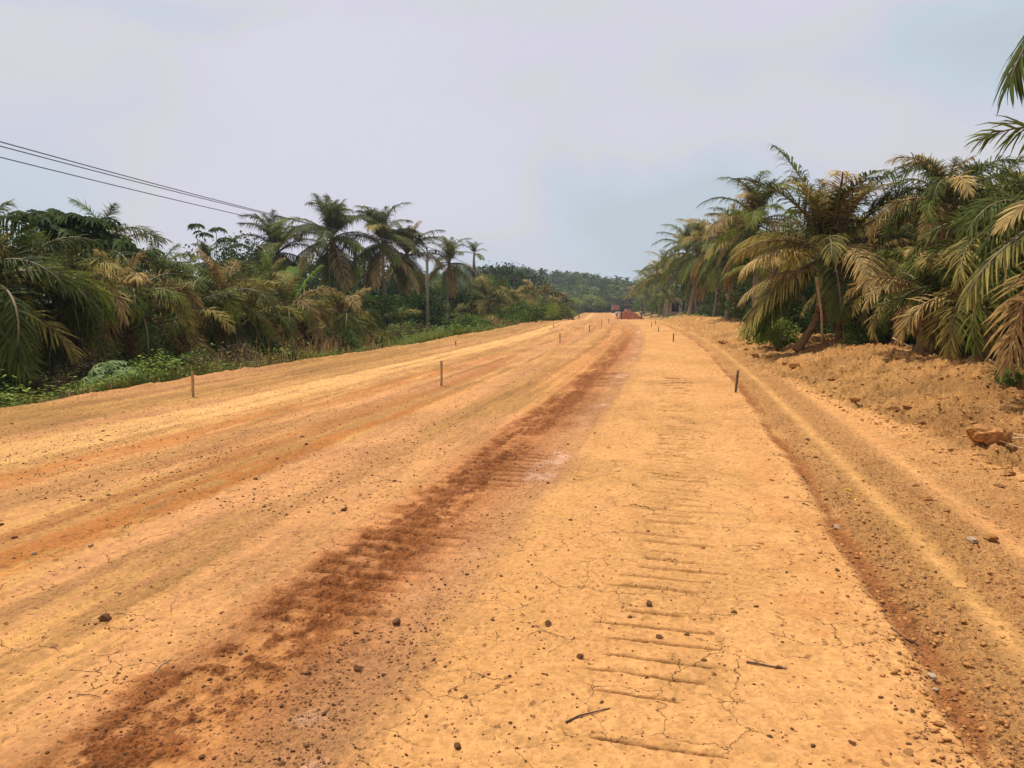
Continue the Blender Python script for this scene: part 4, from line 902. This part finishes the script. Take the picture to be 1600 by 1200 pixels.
for px, a_, b_, lb in [(875, 535, 521, 'thin stake on the left lane halfway down the road'), (921, 519, 508, 'dark stake left of centre, second of the far row'), (940, 511, 499, 'dark stake left of centre, third of the far row'), (951, 506, 498, 'pale small stake left of centre near the red heap'), (865, 513, 506, 'tiny stake at the far left verge'), (712, 540, 532, 'tiny stake at the left verge near the utility pole'), (1029, 519, 511, 'small stake on the right shoulder before the shed'), (1018, 511, 504, 'tiny stake on the right shoulder beyond the others'), (1024, 507, 500, 'tiny stake by the grassy bank before the shed'), (940, 492, 488, 'farthest tiny stake where the left lane disappears')]:
    stake(px, a_, b_, 'wood_dark', lb, 0, .022)

# ------------------------------------------------------------------ block shed
x, y, _ = at(1054, 490, 108); z0 = gz(x, y)+.05
rt = empty('block_shed', (x, y, z0), R(-2)); tag(rt, 'small grey block shed with dark window opening beside the right-hand palms', 'shed')
Wd, Hh, Dp = 2.9, 2.15, 3.0
mb = MB(); wx0, wx1, wz0, wz1 = -.45, .55, .55, 1.75
mb.box((-Wd/2, 0, 0), (wx0, .18, Hh)); mb.box((wx1, 0, 0), (Wd/2-.35, .18, Hh)); mb.box((wx0, 0, 0), (wx1, .18, wz0)); mb.box((wx0, 0, wz1), (wx1, .18, Hh))
mb.box((-Wd/2, .18, 0), (-Wd/2+.18, Dp, Hh)); mb.box((Wd/2-.18, .9, 0), (Wd/2, Dp, Hh)); mb.box((-Wd/2+.18, Dp-.18, 0), (Wd/2-.18, Dp, Hh))
obj('wall', mb.mesh('wall', [MT['block']]), rt)
mb = MB(); mb.box((-Wd/2-.15, -.15, Hh), (Wd/2+.15, Dp+.15, Hh+.14)); obj('roof', mb.mesh('roof', [MT['concrete']]), rt)
mb = MB(); mb.box((wx0-.06, -.03, wz0-.08), (wx1+.06, .0, wz0)); mb.box((wx0-.06, -.03, wz1), (wx1+.06, 0, wz1+.08)); f_ = obj('window_frame', mb.mesh('window_frame', [MT['concrete']]), rt)
mb = MB(); mb.box((wx0, .1, wz0), (wx1, .12, wz1)); obj('opening_shade', mb.mesh('opening_shade', [MT['black']]), f_)  # black panel standing in for the shade inside the open window

palm('oil', 1044, 470, 103, 2.6, 16, OIL, 'small oil palm drooping over the left corner of the block shed roof', oR, seed=190, far=True, hi=3)
bush(1071, 104, .7, 'bl_mid', 'low bush between the block shed and the pale palm trunk', gRB, 910, 'bush2', .4)
# ------------------------------------------------------------------ red soil heap, people, truck, machine
hp = at(986, 490, 146); hz = gz(hp[0], hp[1])
n_ = 70; gxx, gyy = np.meshgrid(np.linspace(-3.6, 3.6, n_), np.linspace(-2.6, 2.6, n_), indexing='ij')
rr_ = np.sqrt((gxx/2.9)**2+(gyy/2.1)**2); hh = 1.65*np.clip(1-rr_**1.15, 0, 1)+.75*np.clip(1-np.sqrt(((gxx+1.5)/1.5)**2+(gyy/1.7)**2), 0, 1)+(fbm(gxx*2, gyy*2, 4, 5)-.5)*.25*(rr_ < 1)-.12
I = np.arange(n_*n_).reshape(n_, n_); q = np.stack([I[:-1, :-1], I[1:, :-1], I[1:, 1:], I[:-1, 1:]], -1).reshape(-1, 4)
o = obj('soil_heap', mkmesh('soil_heap', np.stack([gxx, gyy, hh], -1).reshape(-1, 3), q, [MT['heap']], None, True)); o.location = (hp[0], hp[1], hz); o.rotation_euler = (0, 0, HEAD*.6)
tag(o, 'heap of dark red soil dumped on the far part of the road', 'soil heap')

def person(px, D, label, shirt, trous, face=0, pose=0, hgt=1.7):
    x, y, _ = at(px, 490, D); z0 = gz(x, y)
    s_ = hgt/1.72
    V = [(0, 0, .93), (0, 0, 1.12), (0, 0, 1.36), (0, 0, 1.47), (0, .01, 1.56), (0, .015, 1.66),
         (-.16, 0, 1.38), (-.24, .02, 1.12), (-.26, -.06, .88), (-.265, -.08, .80),
         (.16, 0, 1.38), (.25, .04, 1.13), (.24, -.08, .90), (.24, -.12, .82),
         (-.09, 0, .86), (-.11, -.03-.08*pose, .48), (-.12, .0-.10*pose, .08), (-.12, -.12-.1*pose, .03),
         (.09, 0, .86), (.11, -.02+.1*pose, .48), (.12, .03+.16*pose, .08), (.12, -.09+.16*pose, .03)]
    E = [(0, 1), (1, 2), (2, 3), (3, 4), (4, 5), (2, 6), (6, 7), (7, 8), (8, 9), (2, 10), (10, 11), (11, 12), (12, 13), (0, 14), (14, 15), (15, 16), (16, 17), (0, 18), (18, 19), (19, 20), (20, 21)]
    Rd = [.15, .14, .16, .055, .085, .08, .07, .045, .035, .03, .07, .045, .035, .03, .09, .06, .04, .035, .09, .06, .04, .035]
    me = bpy.data.meshes.new('person'); me.from_pydata(V, E, []); me.update()
    tmp = bpy.data.objects.new('tmp', me); COL.objects.link(tmp)
    sk = tmp.modifiers.new('skin', 'SKIN'); sk.use_smooth_shade = True
    for i, r_ in enumerate(Rd): me.skin_vertices[0].data[i].radius = (r_, r_*(.7 if i in (0, 1, 2) else 1))
    me.skin_vertices[0].data[0].use_root = True
    sb = tmp.modifiers.new('sub', 'SUBSURF'); sb.levels = 1
    dg = bpy.context.evaluated_depsgraph_get(); me2 = bpy.data.meshes.new_from_object(tmp.evaluated_get(dg)); bpy.data.objects.remove(tmp)
    me2.name = 'person'; me2.materials.clear()
    for m_ in (MT['skin'], MT[shirt], MT[trous]): me2.materials.append(m_)
    for p in me2.polygons:
        c = p.center; p.material_index = 0 if (c.z > 1.46 or (abs(c.x) > .2 and c.z < 1.2 and c.z > .7) or c.z < .06) else (2 if c.z < .95 else 1)
    o = obj('person', me2); o.location = (x, y, z0); o.scale = (s_,)*3; o.rotation_euler = (0, 0, face); tag(o, label, 'person', 'road workers by the heap')
    mb = MB(); 
    for a_, b_, r0, r1 in [(1.63, 1.69, .10, .098), (1.69, 1.75, .098, .05)]: mb.tube([(0, .02, a_), (0, .02, b_)], [r0, r1], 10)
    obj('hair', mb.mesh('hair', [MT['hair']], True), o)
person(963.5, 138, 'person in white shirt and dark trousers left of the red heap', 'cl_white', 'cl_dark', 2.5, .5)
person(967.5, 137, 'person in cream clothes standing against the left side of the heap', 'cl_cream', 'cl_cream', 0, 0)
person(971, 139, 'person in dark clothes bending at the left end of the heap', 'cl_dark', 'cl_dark', 1.2, 1, 1.5)
person(1002.5, 141, 'person in blue-grey top at the right end of the red heap', 'cl_blue', 'cl_dark', .5, .3, 1.6)
person(1005, 139, 'person in dark top and pale trousers right of the heap', 'cl_dark', 'cl_cream', 2, .6, 1.75)

def wheel(parent, x, y, z, r_, w_):
    mb = MB(); mb.tube([(x-w_/2, y, z), (x-w_*.35, y, z), (x+w_*.35, y, z), (x+w_/2, y, z)], [r_*.85, r_, r_, r_*.85], 16); o = obj('wheel', mb.mesh('wheel', [MT['black']]), parent)
    mb = MB(); mb.tube([(x-w_/2-.01, y, z), (x+w_/2+.01, y, z)], [r_*.5, r_*.5], 12); obj('rim', mb.mesh('rim', [MT['pole']]), o)
x, y, _ = at(963, 485, 250); rt = empty('truck', (x, y, gz(x, y)), HEAD*.8); tag(rt, 'reddish brown truck seen from behind far down the road beyond the workers', 'truck')
mb = MB(); mb.box((-1.15, 0, 1.05), (1.15, 4.6, 1.18)); mb.box((-1.15, 0, 1.18), (-1.07, 4.6, 2.6)); mb.box((1.07, 0, 1.18), (1.15, 4.6, 2.6)); mb.box((-1.07, 0, 1.18), (1.07, .08, 2.5)); mb.box((-1.07, 4.52, 1.18), (1.07, 4.6, 2.8))
obj('cargo_bed', mb.mesh('cargo_bed', [MT['truck_body']]), rt)
mb = MB(); mb.box((-1.1, 4.9, .8), (1.1, 6.6, 1.7)); mb.add([(-1.05, 4.9, 1.7), (1.05, 4.9, 1.7), (1.05, 6.6, 1.7), (-1.05, 6.6, 1.7), (-.95, 4.95, 2.7), (.95, 4.95, 2.7), (.95, 6.2, 2.7), (-.95, 6.2, 2.7)], [(4, 5, 6, 7), (0, 1, 5, 4), (1, 2, 6, 5), (2, 3, 7, 6), (3, 0, 4, 7)]); obj('cab', mb.mesh('cab', [MT['truck_body']]), rt)
mb = MB(); mb.box((-.45, .1, .7), (.45, 6.4, 1.04)); obj('chassis', mb.mesh('chassis', [MT['metal_dark']]), rt)
for xx in (-.92, .92):
    for yy in (.9, 2.1, 5.7): wheel(rt, xx, yy, .5, .5, .36)
    mb = MB(); mb.box((xx-.12, -.03, .85), (xx+.12, 0, .97)); obj('tail_light', mb.mesh('tail_light', [MT['heap']]), rt)
x, y, _ = at(984, 485, 172); rt = empty('road_roller', (x, y, gz(x, y)), HEAD); tag(rt, 'dusty pink road machine with open cab just behind the red heap', 'road machine')
mb = MB(); mb.tube([(-.85, 0, .65), (.85, 0, .65)], [.65, .65], 20); obj('drum', mb.mesh('drum', [MT['metal_dark']]), rt)
mb = MB(); mb.box((-.95, -.15, .6), (-.87, 1.4, .85)); mb.box((.87, -.15, .6), (.95, 1.4, .85)); mb.box((-.87, .8, .6), (.87, 1.4, .95)); mb.box((-.6, 1.4, .7), (.6, 3.9, 1.75)); mb.add([(-.6, 3.2, 1.75), (.6, 3.2, 1.75), (.6, 1.9, 1.75), (-.6, 1.9, 1.75), (-.5, 3.1, 1.95), (.5, 3.1, 1.95), (.5, 2.0, 1.95), (-.5, 2.0, 1.95)], [(4, 7, 6, 5), (0, 4, 5, 1), (1, 5, 6, 2), (2, 6, 7, 3), (3, 7, 4, 0)]); obj('body', mb.mesh('body', [MT['machine']]), rt)
mb = MB()
for xx in (-.6, .6):
    for yy in (1.5, 2.8): mb.tube([(xx*.95, yy, 1.75), (xx*.95, yy, 2.75)], [.04, .04], 6)
obj('cab_frame', mb.mesh('cab_frame', [MT['metal_dark']]), rt)
mb = MB(); mb.box((-.7, 1.35, 2.75), (.7, 2.95, 2.85)); obj('canopy', mb.mesh('canopy', [MT['machine']]), rt)
for xx in (-.8, .8): wheel(rt, xx, 3.3, .65, .65, .4)

# ------------------------------------------------------------------ stones, clods, twigs
def clod(seed, sub=3, rough=.3, flat=.7):
    import bmesh
    bm = bmesh.new(); bmesh.ops.create_icosphere(bm, subdivisions=sub, radius=1)
    off = Vector((seed*3.1, seed*1.7, seed*.9))
    for v in bm.verts:
        n = v.co.normalized(); k = 1+rough*mnoise.noise(n*1.3+off)*1.6+rough*.5*mnoise.noise(n*3.5+off)
        v.co = n*k; v.co.z *= flat; v.co.x *= 1+.25*math.sin(seed)
        for pl in range(3):          # a few broken facets
            d = Vector((math.sin(seed*1.3+pl*2), math.cos(seed*2.1+pl*1.4), math.sin(pl*1.9+seed))).normalized(); q_ = v.co.dot(d)
            if q_ > .62: v.co -= d*(q_-.62)
    me = bpy.data.meshes.new('clod'); bm.to_mesh(me); bm.free()
    return me
CL = [clod(i) for i in range(10)]; CLM = {}
def clodm(i, mat):
    if (i, mat) not in CLM:
        c = CL[i].copy(); c.materials.clear(); c.materials.append(MT[mat]); CLM[(i, mat)] = c
    return CLM[(i, mat)]
def stone(px, py, wpx, mat, label, group='clods and stones on the dirt', i=0, flat=1.0, sink=.35, name='dirt_clod'):
    x, y, z = gp(px, py); D = -x*math.sin(HEAD)+y*math.cos(HEAD); r_ = wpx/F*math.hypot(D, 1.6)/2
    o = obj(name, clodm(i, mat)); o.location = (x, y, z+r_*flat*.7*(1-sink)); o.scale = (r_, r_, r_*flat); o.rotation_euler = (0, 0, px); tag(o, label, 'stone' if name != 'dirt_clod' else 'clod', group); return o
stone(164, 970, 15, 'clod_dark', 'largest dark clod alone on the pale dirt at lower left', i=1, sink=.2)
stone(538, 797, 9, 'clod_dark', 'dark clod on the pale strip left of the dark windrow', i=2)
stone(1446, 780, 26, 'clod_soil', 'flat soil lump between the right-hand wheel tracks', i=3, flat=.6)
stone(1518, 845, 17, 'clod_pale', 'pale stone beside the right wheel track', i=4, flat=.8, name='stone'); stone(1546, 845, 24, 'clod_soil', 'brown lump right of the pale stone near the wheel track', i=5, flat=.7)
stone(1457, 1053, 16, 'clod_pale', 'pale stone in the dark rut at lower right', i=6, name='stone'); stone(1461, 1070, 8, 'clod_pale', 'small pale stone just below the larger one in the rut', i=7, name='stone')
stone(1308, 822, 10, 'clod_pale', 'pale stone in the rut halfway along at right', i=8, name='stone')
stone(54, 868, 7, 'clod_pale', 'white pebble on the orange streak at left', i=1, name='stone'); stone(142, 853, 7, 'clod_pale', 'pale flat pebble just right of the orange streak', i=3, name='stone')
stone(714, 1170, 12, 'clod_dark', 'dark clod by the cracks at bottom centre', i=4); stone(906, 1027, 11, 'clod_dark', 'round dark clod left of the cleat marks, lower', i=5)
stone(1014, 946, 12, 'clod_dark', 'dark clod inside the upper cleat marks', i=6); stone(1030, 996, 10, 'clod_dark', 'dark clod inside the middle cleat marks', i=7); stone(856, 974, 10, 'clod_dark', 'dark clod left of the cleat marks, upper', i=8)
stone(620, 972, 13, 'clod_dark', 'dark lump at the foot of the pink strip', i=9); stone(559, 1048, 11, 'clod_dark', 'dark lump in the brown windrow near bottom', i=2)
for k, (px, py, w_) in enumerate([(1181, 562, 12), (1198, 566, 14), (1208, 570, 10), (1240, 579, 16), (1127, 537, 12), (1133, 541, 9), (1335, 634, 16), (1396, 645, 20), (1300, 601, 14), (1480, 800, 10), (1560, 760, 16), (1575, 745, 18), (1420, 640, 16), (1585, 700, 18), (1440, 672, 12), (1165, 553, 8), (1225, 573, 8), (1430, 760, 10)]):
    stone(px, py, w_, 'boulder' if k % 3 else 'clod_soil', 'orange soil lump lying along the foot of the right bank', 'soil lumps along the foot of the right bank', i=k % 10, flat=.8)
stone(1543, 712, 58, 'boulder', 'largest reddish boulder on the right bank beside pale split sticks', 'boulder', i=6, flat=.85, sink=-.1, name='boulder')
o = stone(1553, 726, 13, 'white', 'small square white scrap below the boulder on the right bank', 'scrap', i=3, flat=.5, name='white_scrap'); o['category'] = 'scrap'
# individual clods : the largest in view
rg = np.random.default_rng(21); cnt = 0; tries = 0
while cnt < 170 and tries < 6000:
    tries += 1
    py = 640+560*rg.random()**.8; px = rg.uniform(0, 1600)
    x, y, _z = at(px, py, 1); xc, f, up = ray(px, py); k = CAMZ/-up; X = xc*k*cx_-f*k*sx_; Y = xc*k*sx_+f*k*cx_; u = X-float(SH(np.array(Y)))
    wgt = .12+.75*math.exp(-((u+1.45)/.35)**2)+.35*math.exp(-((u+.9)/.5)**2)+.3*math.exp(-((u-1.3)/.5)**2)+.25*math.exp(-((u+4.6)/1)**2)
    if u > 2.6: continue
    if rg.random() > wgt: continue
    w_ = 3.5+5*rg.random()**2.2*(1 if py > 760 else .8)*(1.25 if rg.random() < .12 else 1)
    stone(px, py, w_, 'clod_dark' if rg.random() < .85 else 'clod_soil', 'small dark clod scattered on the packed dirt road', 'small clods scattered on the road', i=int(rg.integers(10)), flat=.8, sink=rg.uniform(.3, .75)); cnt += 1
# gravel and crumbs
ov = np.array([(1, 0, 0), (-1, 0, 0), (0, 1, 0), (0, -1, 0), (0, 0, 1), (0, 0, -1), (.62, .62, .5), (-.62, .6, .55), (-.6, -.62, .5), (.6, -.6, .55)], float)
of = [(4, 6, 7), (4, 7, 8), (4, 8, 9), (4, 9, 6), (6, 0, 2), (6, 2, 7), (7, 2, 1), (7, 1, 8), (8, 1, 3), (8, 3, 9), (9, 3, 0), (9, 0, 6), (0, 5, 2), (2, 5, 1), (1, 5, 3), (3, 5, 0)]
of = np.array(of)
def gravel(n, seed, r0, r1, fn):
    rg = np.random.default_rng(seed); P = fn(rg, n); P = P[np.random.default_rng(seed+1).random(len(P)) < 2]
    z, c, rgh, M = ground(P[:, 0], P[:, 1]); keep = M['veg'] < .3; P = P[keep]; z = z[keep]; n = len(P)
    s_ = (r0+(r1-r0)*rg.random(n)**5)[:, None, None]; jit = rg.uniform(.5, 1.35, (n, 10, 1))*np.array([1.25, .85, 1]); th = rg.uniform(0, 6.28, n); c_, q_ = np.cos(th)[:, None], np.sin(th)[:, None]
    v = ov[None]*jit*s_*np.array([1, 1, .7]); v = np.stack([v[..., 0]*c_-v[..., 1]*q_, v[..., 0]*q_+v[..., 1]*c_, v[..., 2]], -1)+np.column_stack([P, z+s_[:, 0, 0]*rg.uniform(-.2, .4, n)])[:, None]
    f = (of[None]+np.arange(n)[:, None, None]*10).reshape(-1, 3); return v.reshape(-1, 3), f, np.repeat(rg.random(n), 16)
def f_wind(rg, n):       # along the pink strip
    Y = 1/rg.uniform(1/28., 1/2.2, n); u = -1.45+rg.normal(size=n)*.17; m_ = fbm(u*7, Y*3, 3, 701) > .5; return np.stack([u+SH(Y), Y], 1)[m_ | (rg.random(n) < .25)]
def f_dark(rg, n):
    Y = 1/rg.uniform(1/25., 1/2.2, n); u = -1.95+rg.normal(size=n)*.25; m_ = fbm(u*6, Y*3, 3, 702) > .52; return np.stack([u+SH(Y), Y], 1)[m_ | (rg.random(n) < .15)]
def f_road(rg, n):
    Y = 1/rg.uniform(1/40., 1/2.2, n); u = rg.uniform(-9.5, 2.4, n); m_ = fbm(u*1.2, Y*.4, 3, 700) > .5; return np.stack([u+SH(Y), Y], 1)[m_ | (rg.random(n) < .2)]
def f_left(rg, n):
    Y = 1/rg.uniform(1/40., 1/5., n); u = rg.choice([-6.6, -5.0, -3.2, -8], n)+rg.normal(size=n)*.45; return np.stack([u+SH(Y), Y], 1)
def f_rut(rg, n):
    Y = 1/rg.uniform(1/25., 1/2.2, n); u = rg.choice([1.0, 1.25, 1.8, 2.5], n)+rg.normal(size=n)*.12; return np.stack([u+SH(Y), Y], 1)
def f_bank(rg, n):
    Y = 1/rg.uniform(1/30., 1/5., n); u = np.interp(Y, TOEY, TOEU)+rg.uniform(-.3, 3.2, n); return np.stack([u+SH(Y), Y], 1)
gd = simple('gravel_dark', (.14, .058, .026), .95, .4, 20, 0, .15); gs = simple('gravel_soil', (.40, .185, .058), .95, .3, 20, 0, .1)
add_stuff('gravel', [gravel(4200, 1, .002, .010, f_wind), gravel(3600, 2, .0018, .008, f_dark), gravel(16000, 3, .002, .009, f_road), gravel(12000, 4, .003, .013, f_left), gravel(3000, 5, .003, .012, f_rut)], [gd]*5, 'dark gravel crumbs scattered over the packed dirt road', 'gravel')
add_stuff('soil_crumbs', [gravel(6500, 6, .003, .018, f_rut), gravel(14000, 7, .006, .034, f_bank)], [gs]*2, 'loose orange soil crumbs on the right shoulder and bank', 'soil')

def stick(pts, r_, mat, label, group='sticks lying on the ground', name='stick'):
    P = [Vector(p) for p in pts]; o_ = P[0].copy(); mb = MB(); n = len(P); mb.tube([p-o_ for p in P], [r_*(1-.35*i/max(1, n-1)) for i in range(n)], 6)
    o = obj(name, mb.mesh(name, [MT[mat]], True)); o.location = o_; tag(o, label, 'stick', group); return o
def gl(pl, up=.006): return [Vector(gp(px, py))+Vector((0, 0, up)) for px, py in pl]
stick(gl([(1166, 1034), (1180, 1036), (1200, 1039), (1229, 1042)]), .0045, 'twig', 'straight dark twig lying right of the cleat marks')
stick(gl([(240, 1055), (250, 1041), (262, 1033), (270, 1025)]), .0025, 'wood_pale', 'thin curved pale twig at lower left')
stick(gl([(1392, 980), (1410, 985), (1436, 997)]), .005, 'twig', 'dark twig lying in the right rut')
stick(gl([(884, 1128), (905, 1118), (925, 1112), (953, 1106)]), .004, 'twig', 'small dark twig with clods at bottom centre')
stick(gl([(120, 965+120), (140, 1085), (158, 1090)]), .002, 'twig', 'tiny crooked twig near the lower left corner')
for k, (a_, b_) in enumerate([((1565, 701), (1640, 700)), ((1562, 709), (1640, 708)), ((1560, 716), (1625, 717))]):
    stick(gl([a_, ((a_[0]+b_[0])/2, (a_[1]+b_[1])/2-1), b_], .06), .014-.003*k, 'wood_pale', ['uppermost', 'middle', 'lowest'][k]+' pale split stick beside the boulder on the right bank', 'split sticks by the boulder')
def air(pl): return [at(*p) for p in pl]
stick(air([(1395, 528, 17), (1420, 541, 16.6), (1446, 556, 16.2)]), .02, 'wood_pale', 'pale dry stalk leaning on the bank below the dry oil palm', 'dry stalks on the right bank')
stick(air([(1545, 562, 12), (1575, 578, 11.8), (1615, 597, 11.5)]), .014, 'wood_pale', 'long dry stalk over the bank at the right edge', 'dry stalks on the right bank')
stick(air([(1464, 490, 15.5), (1480, 504, 15.3), (1502, 520, 15)]), .02, 'wood_pale', 'pale stalk crossing the tangle of the dry oil palm', 'dry stalks on the right bank')
stick(air([(1360, 512, 18.5), (1366, 522, 18.4), (1374, 540, 18.3)]), .016, 'wood_pale', 'short pale stalk standing right of the largest palm', 'dry stalks on the right bank')
stick(air([(1394, 470, 17), (1430, 471, 16.8), (1452, 480, 16.6)]), .015, 'wood_pale', 'thin horizontal dry stalk in front of the dry oil palm', 'dry stalks on the right bank')
stick(air([(1523, 572, 13), (1532, 583, 12.8), (1542, 594, 12.6)]), .012, 'wood_pale', 'short dry stalk on the bank crest near the right edge', 'dry stalks on the right bank')
stick(air([(390, 590, 22), (380, 580, 22), (379, 570, 22), (385, 565, 22), (395, 565, 22)]), .02, 'white', 'bent white reed at the left verge', 'reed', 'reed')
for k, (px, py) in enumerate([(1329, 776), (1337, 778), (1325, 765), (1219, 616), (1213, 618), (1225, 619)]):
    x, y, z = gp(px, py); a_ = k*1.3; l_ = .035; V_ = [(-l_, 0, 0), (-l_*.3, l_*.22, .008), (l_, 0, .004), (-l_*.3, -l_*.22, .01), (-l_, 0, .002), (-l_*.3, l_*.22, .010), (l_, 0, .006), (-l_*.3, -l_*.22, .012)]
    o = obj('fallen_leaf', mkmesh('fallen_leaf', V_, [(0, 3, 2, 1), (4, 5, 6, 7), (0, 1, 5, 4), (1, 2, 6, 5), (2, 3, 7, 6), (3, 0, 4, 7)], [MT['yellowleaf']])); o.location = (x, y, z+.006); o.rotation_euler = (0, 0, a_)
    tag(o, ['yellow leaf between the ruts, nearest of the lower three', 'yellow leaf right of its neighbour between the ruts', 'yellow leaf above the other two between the ruts', 'yellow leaf on the right track, middle of the upper three', 'yellow leaf on the right track, left of the upper three', 'yellow leaf on the right track, right of the upper three'][k], 'leaf', 'yellow leaves fallen between the ruts')
